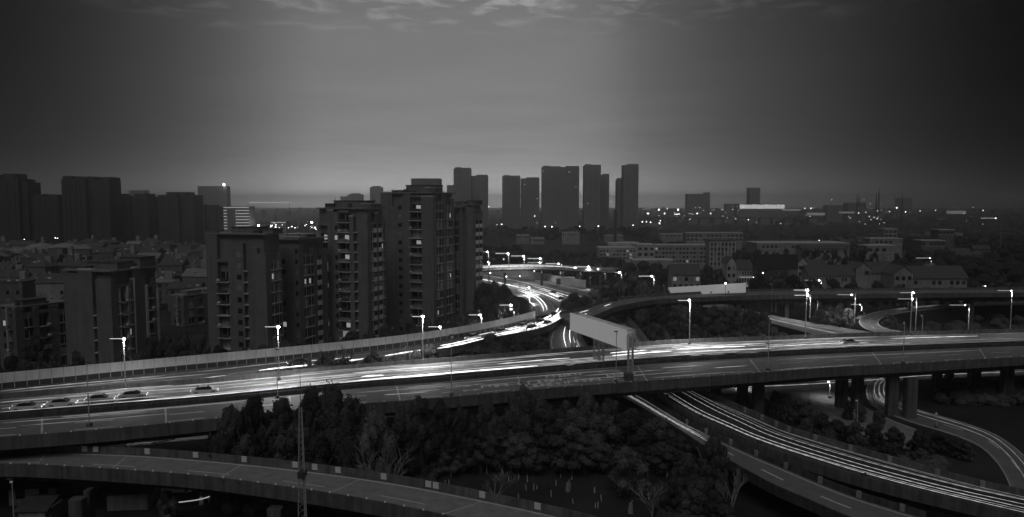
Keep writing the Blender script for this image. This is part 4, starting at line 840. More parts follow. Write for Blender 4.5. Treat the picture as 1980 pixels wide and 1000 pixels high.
# cluster of lights in the left centre (shops and road lamps beyond the towers)
rnd = random.Random(11); gi = 0
for i in range(34):
    globe_light('tiny lamp in the cluster left of the middle tower', rnd.uniform(515, 612), rnd.triangular(430, 444, 438), rnd.uniform(700, 1100), rnd.uniform(.35, .9), group='lamps in the bright cluster left of the middle tower')
globe_light('bright floodlight right of the striped office block', 500, 437, 900, 2.0, 'lamp'); globe_light('glowing sign lamp left of the middle apartment tower', 603, 430, 800, 1.4, 'lamp')
sc_ = thing('shop_building', 'low building with a lit sign edge among the cluster of lights', 'shop'); a = PD(524, 429, 950); b = PD(553, 444, 950); MB().box(a.x, 950, GZ, b.x, 965, a.z).build('wall', M['tower_far'], sc_); MB().box(a.x, 949.6, a.z - 1.1, b.x, 949.98, a.z - .3).build('sign_band', M['strip'], sc_)
pt = thing('pointed_roof', 'dark pointed tent shaped roof among the lights left of the middle tower', 'pavilion'); a = PD(583, 430, 600); MB().poly([(a.x - 7, 594, GZ + 18), (a.x + 7, 594, GZ + 18), (a.x, 600, a.z)]).poly([(a.x + 7, 594, GZ + 18), (a.x + 7, 606, GZ + 18), (a.x, 600, a.z)]).poly([(a.x + 7, 606, GZ + 18), (a.x - 7, 606, GZ + 18), (a.x, 600, a.z)]).poly([(a.x - 7, 606, GZ + 18), (a.x - 7, 594, GZ + 18), (a.x, 600, a.z)]).build('roof', M['roof'], pt)
MB().box(a.x - 6, 595, GZ, a.x + 6, 605, GZ + 18).build('wall', M['wall_mid'], pt)
for (px, py, D, r) in ((1274, 405.5, 1300, 1.9), (1311, 405.5, 1300, 2.1), (1252, 413, 1200, 1.3), (1254, 413, 1200, 1), (1285, 413, 1200, 1.3), (1309, 414.5, 1200, 1.1), (1313, 414, 1200, 1), (1305, 414.5, 1200, .9), (1242, 429, 900, .8), (1250, 429, 900, .7), (1258, 430, 900, .8), (1275, 432, 880, 1.0), (1277, 427, 900, .7),
                       (1054, 438, 1080, 1.0), (1067, 438.5, 1080, 1.1), (1121, 438, 1080, .8), (1157, 437.5, 1080, 1.1), (1224, 435.5, 1080, .9), (970, 434, 1080, 1.1), (961, 435, 1080, .5), (1034, 418, 1110, .8), (1181, 390, 1300, .8), (1348, 413, 1200, 1.3), (1374, 413, 1200, 1.0), (1447, 425, 1000, .8), (1556, 403, 1300, .9), (1568, 403, 1300, 1.2), (1734, 402, 1300, 1.4), (1697, 408, 1300, 1), (1751, 410, 1250, 1.1), (1660, 412, 1250, 1), (1674, 411, 1250, .7), (1720, 409, 1250, .7), (1779, 408, 1250, .8), (1809, 407, 1250, .7),
                       (1681, 419, 1100, .6), (1690, 420, 1100, .6), (1696, 423, 1100, .6), (1684, 425, 1100, .5), (1698, 420, 1100, .5), (1644, 421, 1100, .5), (1683, 395, 1500, .7), (1670, 386, 1600, .6), (1608, 386, 1600, .6), (1901, 407, 1200, .7), (1882, 401, 1300, .5), (47, 463, 620, .4), (107, 460, 600, .5), (111, 461, 600, .45), (1069, 455, 900, .6), (945, 400, 1200, .8), (1584, 465, 600, .4), (1396, 405, 1400, .6), (1403, 386, 1500, .4), (1418, 386, 1500, .4), (1432, 386, 1500, .4), (1391, 386, 1500, .4),
                       (944, 507, 300, .35), (946, 509, 300, .35), (945, 512, 300, .3), (1005, 534, 290, .3), (979, 535, 300, .35), (948, 528, 310, .4), (974, 501, 330, .2), (1033, 524, 320, .25), (1403, 548, 262, .5), (1475, 528, 320, .4)):
    globe_light('tiny distant lamp glowing on the plain' if D > 500 else 'small lamp glowing low beside the roads beyond the junction', px, py, D, r, group='tiny distant lamps' if D > 500 else 'small low lamps beyond the junction')
_q = random.Random(77)
for _ in range(64):
    globe_light('tiny distant lamp glowing on the plain', _q.choice((_q.uniform(1240, 1480), _q.uniform(1500, 1900))), _q.uniform(398, 434), _q.uniform(850, 1300), _q.uniform(.15, .45))
for i in range(30):
    px = 1190 + 720 * ((i * .618) % 1); py = 452 + 38 * ((i * .371) % 1); Dq = 39 * F0 / (py + 4 - 393)
    house('small %s %s house on the right hand plain' % (('pale', 'grey')[i % 2], ('gabled', 'hip roofed')[(i // 2) % 2]), PX(px, Dq), Dq, _q.uniform(9, 20), 9, _q.uniform(5, 9), _q.uniform(-.5, .5), ('gable', 'hip')[(i // 2) % 2], 'small houses on the right hand plain', 2.6, ('white_dim', 'wall_mid')[i % 2])
ch = thing('chimney', 'tall thin dark chimney between the two rightmost slab towers', 'chimney'); a = PD(1190, 409, 800); MB().bar((a.x, 800, GZ), (a.x, 800, a.z), 1.9, 12, 1.4).build('shaft', M['concrete_dark'], ch); MB().bar((a.x, 800, a.z), (a.x, 800, a.z + .8), 1.6, 12).build('chimney_cap', M['steel_dark'], ch)
for i, (px, py, D) in enumerate(((1700, 360, 1300), (1695, 372, 1350), (1658, 375, 1400), (1662, 378, 1500), (337, 420, 900), (533, 412, 1200), (1745, 377, 1190), (1238, 400, 1300))):
    o = thing('lattice_mast', 'thin hazy lattice mast on the horizon, %s of the far masts' % ordn(i), 'mast'); c = PD(px, py, D); w = 2.6; mb = MB()
    for sx, sy in ((-1, -1), (1, -1), (1, 1), (-1, 1)): MB().bar((c.x + sx * w, D + sy * w, GZ), (c.x, D, c.z), .3, 4).build('mast_leg', M['steel_dark'], o)
    for k in range(8):
        f = k / 8; z_ = GZ + (c.z - GZ) * f; q = w * (1 - f); z2 = GZ + (c.z - GZ) * (k + 1) / 8; q2 = w * (1 - (k + 1) / 8); mb.bar((c.x - q, D - q, z_), (c.x + q2, D - q2, z2), .15, 4).bar((c.x + q, D - q, z_), (c.x - q2, D - q2, z2), .15, 4)
    mb.build('mast_bracing', M['steel_dark'], o)
fv = thing('far_bridge', 'thin dark far bridge line across the plain at the right', 'bridge'); a = PD(1236, 420, 1500); b = PD(1552, 421, 1500); MB().box(a.x, 1500 - 60, a.z - 1.6, b.x, 1500 - 48, a.z + .8).build('deck', M['concrete_dark'], fv)
for k in range(14): x0_ = a.x + (b.x - a.x) * (k + .5) / 14; MB().box(x0_, 1442, GZ, x0_ + 2, 1450, a.z - 1.61).build('pier', M['concrete_dark'], fv)
# ------------------------------------------------------------------ white buildings right of centre
def block(label, x0, y0, x1, y1, D, m='white', dp=12, fl=3, nw=10, rz=0, roof='flat', rm='roof', parap=True, pil=False, name='building', win=True, cat='building', bottom=None, rh=2.8):
    c = PD((x0 + x1) / 2, y0, D); w = (x1 - x0) * D / F0; h = c.z - GZ; vis = PZ((x0 + x1) / 2, y1, D) - GZ
    r = thing(name, label, cat, (c.x, D + dp / 2, GZ), rz, None); w2 = w / 2; hw = h - (rh if roof != 'flat' else 0)
    MB().box(-w2, -dp / 2, 0, w2, dp / 2, hw).build('wall', M[m], r)
    if roof == 'flat': MB().box(-w2 - .3, -dp / 2 - .3, hw, w2 + .3, dp / 2 + .3, hw + .5).build('roof', M['trim' if parap else rm], r)
    elif roof == 'gable':      # ridge along x
        mb = MB(); e = .7; mb.poly([(-w2 - e, -dp / 2 - e, hw - .3), (w2 + e, -dp / 2 - e, hw - .3), (w2 + e, 0, h), (-w2 - e, 0, h)]).poly([(w2 + e, dp / 2 + e, hw - .3), (-w2 - e, dp / 2 + e, hw - .3), (-w2 - e, 0, h), (w2 + e, 0, h)]).build('roof', M[rm], r)
        MB().poly([(-w2, dp / 2, hw), (-w2, -dp / 2, hw), (-w2, 0, h - .3)]).poly([(w2, -dp / 2, hw), (w2, dp / 2, hw), (w2, 0, h - .3)]).build('gable_wall', M[m], r)
    elif roof == 'front':      # gable faces the viewer
        mb = MB(); e = .5; mb.poly([(-w2 - e, -dp / 2 - e, hw - .3), (0, -dp / 2 - e, h), (0, dp / 2, h), (-w2 - e, dp / 2, hw - .3)]).poly([(0, -dp / 2 - e, h), (w2 + e, -dp / 2 - e, hw - .3), (w2 + e, dp / 2, hw - .3), (0, dp / 2, h)]).build('roof', M[rm], r)
        MB().poly([(-w2, -dp / 2, hw), (w2, -dp / 2, hw), (0, -dp / 2, h - .25)]).build('gable_wall', M[m], r)
    if win:
        fh_ = (hw - max(0, hw - (h - vis + 1))) ; top = hw - .8; fhh = min(3.4, (h - vis) / fl * .98) if vis > 0 else 3.2
        ww = w / nw * .28
        wmh = [bmesh_box('window', k_, -ww, -.06, 0, ww, -.003, fhh * .52) for k_ in ('glass', 'glass_mid', 'lit_dim')]
        for f in range(fl):
            for i in range(nw):
                q = random.random(); link('window', wmh[0 if q < .7 else (1 if q < .97 else 2)], r, (-w2 + w * (i + .5) / nw, -dp / 2, top - fhh * (f + .7)))
            if parap and f < fl: MB().box(-w2 + .02, -dp / 2 - .25, top - fhh * (f + .98), w2 - .02, -dp / 2 - .004, top - fhh * (f + .9)).build('floor_ledge', M['trim'], r)
    if pil:
        for i in range(nw + 1): x_ = -w2 + w * i / nw; MB().box(x_ - .25, -dp / 2 - .5, 0, x_ + .25, -dp / 2 - .26, hw - .5).build('pilaster', M['trim'], r)
    return r
m1 = block('white three storey building with rooftop lettering, left in the pale group right of centre', 1159, 480, 1236, 501, 440, fl=3, nw=12, m='white', dp=14)
block('upper white floor set back on the building with rooftop lettering', 1177, 471, 1232, 480, 452, fl=1, nw=9, dp=10)
block('plain white end block right of the building with rooftop lettering', 1232, 474, 1266, 502, 438, fl=2, nw=3, dp=14, m='white')
block('long four storey pale building in the middle of the group', 1266, 475, 1373, 508, 450, m='white_dim', fl=4, nw=16, dp=12)
block('five storey building with vertical pilasters, right end of the pale group', 1373, 466, 1422, 514, 440, m='white_dim', fl=5, nw=7, pil=True, dp=12, parap=False)
block('long low white building behind the pale group', 1327, 451, 1436, 466, 620, fl=2, nw=14, m='white_dim')
sg = thing('rooftop_sign', 'row of small pale rooftop letters, unreadable, on the white building', 'sign')   # characters too small to read in the photograph
for i in range(8):
    c = PD(1201 + i * 4.7, 470.5, 450); s_ = 1.0; mb = MB(); mb.box(c.x - .5, 450, c.z - .1, c.x - .3, 450.15, c.z + 1.1)
    mb.box(c.x - .3, 450, c.z + .85, c.x + .5, 450.15, c.z + 1.1).box(c.x - .3, 450, c.z + .35, c.x + .4, 450.15, c.z + .55)
    if i % 2: mb.box(c.x + .25, 450.2, c.z - .1, c.x + .45, 450.35, c.z + .8)
    mb.box(c.x - .1, 450.4, c.z - 1.6, c.x, 450.5, c.z - .1); mb.build('letter', M['panel_white'], sg)
block('white school house with a steep gable facing the viewer, left of the dark billboard', 1406, 497, 1424, 545, 345, roof='front', nw=2, fl=3, dp=10, parap=False, rh=3.2)
block('white arcade wing with dark tiled roof joined right of the gabled school house', 1424, 504, 1455, 538, 352, roof='gable', nw=6, fl=2, dp=10, parap=False, rh=4)
block('long flat roofed hall with pale roof edge behind the dark billboard', 1464, 471, 1643, 490, 520, m='white_dim', roof='flat', nw=22, fl=1, dp=25)
block('pale house with a gable just right of the dark billboard', 1543, 498, 1562, 524, 360, roof='front', nw=2, fl=2, parap=False)
block('tiled wing running right from the pale gabled house', 1562, 503, 1600, 517, 372, roof='gable', nw=8, fl=1, parap=False, m='white_dim', rh=3)
block('low dark roofed arcade row right of the dark billboard', 1566, 514, 1652, 536, 350, roof='gable', nw=14, fl=1, parap=False, m='white_dim', rh=4.5)
block('white gabled house in the middle of the right hand group', 1656, 508, 1684, 538, 355, roof='front', nw=2, fl=1, parap=False, m='white_dim')
block('dark roofed wing between the two white gabled houses at right', 1684, 508, 1730, 538, 362, roof='gable', nw=5, fl=1, parap=False, m='white_dim', rh=5)
block('white gabled front of the large school at the right', 1730, 514, 1766, 553, 325, roof='front', nw=3, fl=2, parap=False, m='white_dim', rh=3.4)
block('long two storey wing of the large school with dark roof and paired windows', 1766, 516, 1871, 555, 330, roof='gable', nw=9, fl=2, parap=False, m='white_dim', rh=5)
block('flat pale house standing above the right hand gabled houses', 1676, 476, 1730, 500, 440, m='white_dim', nw=4, fl=1)
block('low white house with wide eaves above the arcade row', 1552, 474, 1640, 487, 470, m='white_dim', nw=8, fl=1, roof='gable', parap=False, rh=2)
block('small white building on the far right slope', 1682, 462, 1745, 475, 540, m='white_dim', nw=7, fl=1)
block('small square tower house on the far right slope', 1710, 443, 1735, 462, 600, m='white_dim', nw=3, fl=2)
block('dark long house at the far right slope', 1782, 466, 1828, 475, 560, m='wall_mid', nw=6, fl=1)
block('dim building low at the far right', 1815, 445, 1845, 458, 620, m='wall_mid', nw=4, fl=1)
block('two storey white house below the pale group, dark tiled roof', 1300, 513, 1355, 547, 340, roof='gable', nw=5, fl=2, parap=False, m='white_dim', rh=4.2)
block('pale blank wall building with sloping top left of the two storey house', 1225, 504, 1301, 530, 390, m='white_dim', win=False, dp=10)
block('small white far house left of centre above the dark wood', 998, 455, 1023, 466, 800, nw=5, fl=1, m='white_dim'); block('low white far shed beside the small far house', 1026, 461, 1052, 470, 790, nw=5, fl=1, m='white_dim')
block('far pale building with vertical stripes below the central towers', 1088, 450, 1120, 466, 790, nw=8, fl=1, m='white_dim', pil=True); block('long low pale roof near the chimney', 1170, 456, 1205, 459, 830, nw=6, fl=1, m='white_dim')
block('low pale roof left of the white far building', 1278, 453, 1325, 457, 760, nw=6, fl=1, m='white_dim')
for i in range(34):                                             # scattered low roofs on the plain
    px = 940 + 1020 * ((i * .618) % 1); py = 418 + 34 * ((i * .371) % 1); D = 45 * F0 / (py + 6 - 393)
    w = 8 + 26 * ((i * .77) % 1); block('small hazy low building on the plain', px, py, px + w, py + 5, D, m=('tower_far', 'white_dim', 'wall_mid')[i % 3], win=False, dp=16, parap=False)
# ------------------------------------------------------------------ near radio mast and bits at the bottom left
mm = thing('radio_mast', 'slender lattice radio mast rising from the foreground left of centre', 'mast')
c = PD(584, 900, 76); zt = PZ(583, 788, 76); wb, wt = .85, .16
for k, ang in enumerate((90, 210, 330)):
    a = math.radians(ang); MB().bar((c.x + wb * math.cos(a), 76 + wb * math.sin(a), GZ), (c.x + wt * math.cos(a), 76 + wt * math.sin(a), zt), .06, 5).build('mast_leg', M['mast'], mm)
mb = MB(); n = 34
for k in range(n):
    f, f2 = k / n, (k + 1) / n; z_, z2 = GZ + (zt - GZ) * f, GZ + (zt - GZ) * f2; q, q2 = wb + (wt - wb) * f, wb + (wt - wb) * f2
    for ang in (90, 210, 330):
        a, b = math.radians(ang), math.radians(ang + 120); mb.bar((c.x + q * math.cos(a), 76 + q * math.sin(a), z_), (c.x + q2 * math.cos(b), 76 + q2 * math.sin(b), z2), .03, 3)
mb.build('mast_bracing', M['mast'], mm); MB().bar((c.x, 76, zt), (c.x, 76, PZ(583, 690, 76)), .045, 5, .02).build('antenna_rod', M['steel_dark'], mm)
MB().box(c.x - .35, 75.4, PZ(583, 922, 76), c.x + .35, 76.6, PZ(583, 910, 76)).build('equipment_box', M['steel_dark'], mm)
for i, (x0, y0, x1, y1, D, rt) in enumerate(((40, 965, 125, 985, 108, .12), (140, 952, 200, 975, 112, -.2), (60, 990, 110, 1010, 100, .05), (225, 975, 300, 1000, 106, .1))):
    c = PD((x0 + x1) / 2, (y0 + y1) / 2, D); w = (x1 - x0) * D / F0; house('%s sheet roofed shed under the near ramp, %s from the left' % (('dark', 'grey', 'small', 'flat')[i], ordn((0, 2, 1, 3)[i])), c.x, D, w, 5.5, 2.6, rt, 'gable', 'sheds under the near ramp', 1.0, 'white_dim', name='shed', win=i < 2, rm='blue_sheet', cat='shed')
ks = thing('kiosk', 'small white guard kiosk beside the pier of the near ramp', 'kiosk', P(96, 1010, GZ)); MB().box(-1, -1, 0, 1, 1, 2.6).build('wall', M['white_dim'], ks); MB().box(-1.2, -1.2, 2.6, 1.2, 1.2, 2.8).build('roof', M['trim'], ks); MB().box(-.6, -1.05, 1, .6, -1.003, 2.1).build('window', M['lit_dim'], ks)
bn = thing('bollard', 'short white and dark bollard right of the white hatchback', 'bollard', P(389, 975, GZ)); MB().bar((0, 0, 0), (0, 0, 1.2), .35, 8, .2).build('base', M['panel_white'], bn); MB().bar((0, 0, 1.2), (0, 0, 2.6), .22, 8).build('post', M['steel_dark'], bn)
pts_ = [P(x, y, GZ + 1.0) for x, y in ((317, 974), (350, 971), (385, 966), (412, 958), (437, 946))]
tag(MB().tube(crom(pts_, 14), .09, 5).build('guard_rail', M['strip']), 'white curved guard rail with an added glow beside the white hatchback', 'guard rail')  # plain rail built with the light strip glow for its brightness
sp = thing('splash_sign', 'white curved hoarding seen through the gap below the viaduct', 'hoarding', P(315, 858, GZ)); mb = MB()
for k in range(4): mb.bar((-1.8 + k * .5, 0, 1.8 - k * .3), (-.6 + k * .7, 0, .4 + .2 * (k % 2)), .12, 4)
mb.bar((-1.8, 0, .2), (2.4, 0, .9), .14, 4); mb.build('hoarding_panel', M['panel_white'], sp)
# ------------------------------------------------------------------ trees
def leaf_cluster(mb, c, r, n, s, rr, flat=.8):
    for _ in range(n):
        d = Vector((rr.gauss(0, 1), rr.gauss(0, 1), rr.gauss(0, 1) * flat)).normalized() * r * rr.uniform(.72, 1.08)
        p = c + d; nrm = (d.normalized() + Vector((rr.uniform(-.8, .8), rr.uniform(-.8, .8), rr.uniform(-.4, .9)))).normalized(); u = nrm.orthogonal().normalized(); v = nrm.cross(u); a = rr.uniform(0, 6.28); u, v = u * math.cos(a) + v * math.sin(a), v * math.cos(a) - u * math.sin(a)
        q = s * rr.uniform(.6, 1.4); mb.quad(p - u * q, p - v * q * .55, p + u * q, p + v * q * .55)
def crown_mesh(seed, n_cl=46, n_leaf=90, s=.17, m='leaf', tall=1.0):
    """unit crown: radius 1, base z 0, height ~1.7*tall"""
    rr = random.Random(seed); mb = MB(); k = 0
    cs = []
    while len(cs) < n_cl:
        z_ = rr.uniform(.12, 1.0); rad = math.sqrt(max(0.02, 1 - abs(z_ * 2 - .8) ** 2.4 / 1.6)) * rr.uniform(.25, .85); a = rr.uniform(0, 6.283)
        cs.append(Vector((rad * math.cos(a) * .85, rad * math.sin(a) * .85, z_ * 1.5 * tall)))
    for c in cs:
        r = rr.uniform(.14, .3); mb.ball(c, r * .8, 6, 4); leaf_cluster(mb, c, r, n_leaf, s * .3, rr)
    return mb.mesh('crown', M[m])
CROWNS = [crown_mesh(i) for i in range(7)]; TALL = [crown_mesh(20 + i, 20, 120, tall=1.5) for i in range(3)]
PALE = [crown_mesh(40 + i, 24, 130, m='leaf_pale') for i in range(3)]; FARC = [crown_mesh(60 + i, 14, 40, .3, 'leaf_far') for i in range(4)]
tk = MB(); tk.bar((0, 0, 0), (.02, .01, .5), .06, 6, .045).bar((.02, .01, .5), (.25, .1, .95), .04, 5, .015).bar((.02, .01, .5), (-.22, -.1, .9), .035, 5, .015).bar((.02, .01, .45), (.0, .22, .85), .03, 5, .012)
TRUNK = tk.mesh('trunk', M['bark'])
def tree(label, px, ytop, D, rpx, group, crowns=None, zb=GZ, cat='tree', name='tree', bush=False):
    c = PD(px, ytop, D); h = max(1.5, c.z - zb); r = rpx * D / F0; rr = random.Random(int(px * 13 + ytop * 7 + D))
    o = thing(name, label, cat, (c.x, D, zb), rr.uniform(0, 6.28), group)
    cr = link('crown', rr.choice(crowns or CROWNS), o); ch_ = h if bush else min(h * .85, r * 2.3 + .2 * h); cr.scale = (r, r, ch_ / 1.62); cr.location = (0, 0, h - ch_)
    t_ = link('trunk', TRUNK, o); t_.scale = (h * .9, h * .9, h * .85)
    return o
def row_trees(desc, items, group, **k):
    items = sorted(items)
    if 'foreground wood' in desc:
        items = [(a, b - (0 if 'back' in desc else 6), (33.05 * F0 / (451 - .0857 * a) - 5.5 if 'back' in desc else c if a < 800 else (c + 2 if 'back' in desc else (max(c, 119) + 2 if 'second' in desc else 118 + (a % 5)))), d * 1.28) for a, b, c, d in items if not ('front' in desc and 1290 < a)] + [t for t in items if 'front' in desc and t[0] > 1290]
    for i, it in enumerate(items): tree('%s from left, %s' % (ordn(i), desc), *it, group, **k)
rnd = random.Random(5)
row_trees('leafy tree in back row of foreground wood by the viaduct', [(445, 785, 116, 26), (490, 770, 118, 34), (548, 774, 116, 30), (600, 752, 119, 36), (645, 747, 119, 40), (688, 772, 119, 26), (733, 800, 121, 24), (775, 790, 124, 30), (812, 767, 126, 28), (850, 776, 124, 28), (893, 790, 126, 30), (945, 782, 130, 30), (1008, 747, 128, 36), (1045, 770, 130, 30), (1090, 776, 132, 30), (1135, 762, 130, 34), (1180, 772, 130, 30), (1225, 800, 128, 30)], 'trees of the foreground wood')
row_trees('leafy tree in second row of the foreground wood', [(440, 812, 110, 30), (480, 800, 111, 38), (530, 805, 110, 40), (590, 800, 110, 44), (650, 805, 110, 46), (710, 820, 112, 40), (770, 822, 113, 44), (830, 808, 114, 44), (890, 820, 115, 44), (945, 812, 115, 44), (1000, 800, 117, 44), (1055, 795, 118, 50), (1110, 800, 117, 46), (1165, 808, 117, 46), (1215, 800, 116, 46), (1265, 818, 114, 44), (1310, 850, 112, 36)], 'trees of the foreground wood')
row_trees('leafy tree in front row of the foreground wood', [(430, 845, 104, 34), (475, 850, 104, 36), (560, 840, 105, 40), (615, 850, 104, 44), (680, 850, 104, 40), (735, 868, 106, 40), (800, 862, 107, 40), (865, 868, 107, 40), (930, 840, 108, 40), (1010, 842, 109, 44), (1070, 848, 109, 44), (1130, 852, 108, 46), (1270, 868, 105, 40), (1330, 880, 102, 44), (1375, 905, 100, 40), (1345, 930, 98, 44), (1380, 950, 97, 40), (1400, 975, 95, 30), (1300, 930, 99, 30)], 'trees of the foreground wood')
tree('round pale weeping tree at the lower right of the foreground wood', 1212, 866, 108, 52, 'trees of the foreground wood', PALE)
tree('round dark tree overhanging the lower road right of centre', 1380, 844, 103, 36, 'trees of the foreground wood')
tree('pale bushy tree in the middle of the foreground wood', 728, 800, 102, 52, 'trees of the foreground wood', PALE); tree('pale leafless crowned tree left of the radio mast', 440, 792, 110, 22, 'trees of the foreground wood', PALE)
tree('pale shrub under the near ramp at the lower left', 322, 952, 99, 34, None, PALE, name='shrub', cat='shrub', bush=True)
def bare(label, px, ytop, py, z=GZ, seed=0, spread=.5, m='pale_bark', D=None):
    b = P(px, py, z) if D is None else Vector((PX(px, D), D, z)); h = PZ(px, ytop, b.y) - z; rr = random.Random(seed); mb = MB()
    def br(p, d, ln, r, dep):
        q = p + d * ln; mb.bar(p, q, r, 4, r * .65)
        if dep == 0: return
        for _ in range(3 if dep > 1 else 2): br(p + d * ln * rr.uniform(.5, 1), (d + Vector((rr.uniform(-1, 1), rr.uniform(-1, 1), rr.uniform(-.1, .7))) * spread).normalized(), ln * rr.uniform(.55, .8), r * .6, dep - 1)
    br(Vector((0, 0, 0)), Vector((0, 0, 1)), h * .34, h * .012 + .03, 5)
    o = thing('bare_tree', label, 'bare tree', b); mb.build('branches', M[m], o); return o
bare('bare pale branched tree in front of the foreground wood, left one', 732, 812, 935, seed=1, spread=.9, z=GZ, D=98); bare('bare pale branched tree beside the near ramp, middle one', 962, 862, 975, seed=2, spread=.9, D=100); bare('bare pale tree with curved stems at the lower right of the wood', 1268, 880, 1010, seed=3, spread=.9, D=95)
bare('bare thin tree beside the lower road at right', 1425, 878, 930, seed=4, spread=.6, D=98); bare('bare saplings in front of the noise barrier, left one', 657, 655, 715, seed=5, spread=.3, m='bark', D=150, z=5); bare('bare saplings in front of the noise barrier, next one', 672, 657, 715, seed=6, spread=.3, m='bark', D=150, z=5)
bare('bare tree in front of the noise barrier below the tallest tower', 778, 648, 705, seed=7, spread=.8, m='bark', D=158, z=4); bare('bare thin tree before the slip road near the junction', 1038, 598, 650, seed=8, spread=.35, m='bark', D=196, z=3); bare('bare thin tree at the end of the noise barrier', 1013, 610, 655, seed=9, spread=.35, m='bark', D=192, z=3)
bare('bare young tree below the viaduct at the left', 405, 812, 860, seed=10, spread=.5, m='bark', D=112)
row_trees('bush between the slip road and the viaduct', [(597, 690, 150, 9), (622, 682, 152, 18), (640, 684, 152, 20), (665, 692, 153, 22), (690, 698, 154, 20), (720, 680, 156, 26), (745, 690, 157, 22), (770, 694, 158, 20), (800, 676, 160, 24), (828, 665, 161, 30), (905, 672, 172, 24)], 'bushes between the roads', zb=3.5, bush=True, crowns=CROWNS)
row_trees('dark tree of the thicket left of the loop road', [(925, 668, 172, 26), (950, 648, 178, 28), (975, 650, 180, 28), (1000, 654, 184, 26), (1022, 652, 186, 28), (1045, 652, 186, 24), (960, 665, 170, 30), (1000, 668, 172, 30), (1040, 668, 174, 26), (885, 690, 166, 20)], 'trees left of the loop road', zb=1)
row_trees('dark tree behind the noise barrier by the tallest tower', [(935, 548, 262, 26), (955, 545, 266, 24), (975, 552, 258, 22), (990, 572, 248, 18), (940, 575, 240, 28), (965, 585, 236, 26), (985, 596, 232, 18), (910, 600, 226, 26), (880, 612, 222, 26), (850, 615, 220, 26), (820, 612, 222, 26), (795, 625, 214, 24), (760, 632, 210, 24), (930, 618, 222, 24), (955, 610, 226, 20)], 'trees behind the noise barrier')
row_trees('dark tree at the foot of the left towers', [(20, 690, 158, 30), (70, 650, 175, 34), (100, 690, 160, 30), (150, 680, 158, 22), (290, 655, 170, 30), (320, 645, 185, 30), (350, 648, 180, 30), (385, 650, 178, 28), (425, 668, 172, 24), (470, 674, 168, 24), (510, 668, 170, 24), (550, 660, 176, 24), (590, 656, 180, 22), (640, 652, 186, 20), (680, 640, 196, 24), (715, 640, 196, 22), (745, 630, 204, 22), (50, 700, 150, 34), (240, 690, 160, 24), (270, 678, 162, 26)], 'trees at the foot of the left towers')
row_trees('dark tree on the island behind the billboard', [(1095, 578, 240, 16), (1112, 568, 244, 20), (1130, 572, 242, 18), (1105, 585, 236, 16)], 'trees on the junction island', zb=4)
row_trees('lit tree along the ramp beyond the billboard', [(1145, 560, 262, 20), (1165, 556, 268, 20), (1185, 550, 270, 20), (1200, 538, 275, 20), (1220, 552, 268, 20), (1245, 545, 272, 24), (1270, 555, 268, 22), (1290, 560, 270, 16), (1225, 532, 300, 22), (1160, 570, 256, 14)], 'lit trees along the ramp', crowns=PALE + CROWNS[:2])
row_trees('dark tree inside the curved ramp right of the billboard', [(1245, 598, 232, 26), (1275, 590, 236, 28), (1310, 588, 240, 30), (1345, 590, 238, 30), (1380, 592, 236, 30), (1415, 596, 232, 30), (1450, 598, 232, 28), (1480, 604, 226, 26), (1265, 625, 212, 32), (1300, 622, 214, 32), (1345, 628, 210, 34), (1390, 625, 208, 34), (1430, 622, 210, 32), (1465, 625, 206, 28), (1495, 632, 202, 22), (1290, 645, 198, 28), (1340, 645, 196, 28), (1385, 650, 194, 26), (1430, 645, 196, 30), (1470, 648, 194, 24), (1520, 646, 192, 18)], 'trees inside the curved ramp')
row_trees('dark tree between the white buildings and the ramp', [(1245, 505, 370, 24), (1270, 510, 365, 26), (1290, 520, 350, 22), (1180, 515, 380, 26), (1150, 505, 400, 26), (1120, 500, 410, 26), (1215, 508, 380, 26), (1370, 515, 340, 26), (1390, 522, 335, 24), (1430, 545, 300, 24), (1470, 530, 310, 26), (1500, 525, 315, 28), (1535, 532, 310, 26), (1570, 538, 305, 26), (1610, 540, 300, 26), (1650, 545, 300, 26), (1700, 545, 300, 26), (1740, 552, 295, 20), (1790, 556, 292, 24), (1840, 556, 292, 26), (1890, 545, 300, 30), (1940, 540, 305, 30), (1620, 590, 250, 28), (1590, 600, 240, 26), (1640, 598, 240, 22), (1370, 538, 300, 22), (1720, 610, 240, 20)], 'trees before the white buildings')
row_trees('dark bush on the bank beneath the right viaduct', [(1500, 758, 150, 18), (1520, 762, 148, 22), (1545, 772, 146, 22), (1565, 786, 142, 22), (1590, 800, 138, 22), (1620, 812, 135, 22), (1655, 818, 132, 22), (1690, 818, 132, 22), (1730, 826, 130, 22), (1775, 834, 128, 24), (1815, 836, 128, 26), (1850, 846, 126, 26), (1870, 858, 124, 20), (1600, 828, 130, 24), (1660, 840, 127, 24), (1720, 858, 124, 24), (1780, 868, 122, 24), (1700, 790, 142, 14), (1640, 775, 148, 12), (1665, 782, 146, 12), (1560, 812, 133, 24)], 'bushes of the bank under the viaduct', bush=True)
row_trees('tree between the estate and the far left towers', [(20 + 27 * i, 470 - (i % 3) * 3, 640 + (i % 4) * 18, 17) for i in range(16)], 'trees beyond the estate', crowns=FARC)
row_trees('garden tree between the estate houses', [(12 + 39 * ((i * .618 * 10) % 10), 478 + 8.6 * (i % 10), 610 - 30.5 * (i % 10), 13) for i in range(34)], 'garden trees of the estate', crowns=FARC)
row_trees('dark tree before the flat roofed hall', [(1425 + 19 * i, 486 + 5 * math.sin(i * 2.3), 430 + 15 * math.sin(i * 1.3), 15 + 3 * math.sin(i)) for i in range(15)], 'trees before the flat roofed hall', crowns=FARC)
row_trees('hazy tree in front of the slab towers', [(940 + 12.5 * i, 440 + 3 * math.sin(i * 1.7), 900 + 30 * math.sin(i), 12) for i in range(26)], 'trees before the slab towers', crowns=FARC)
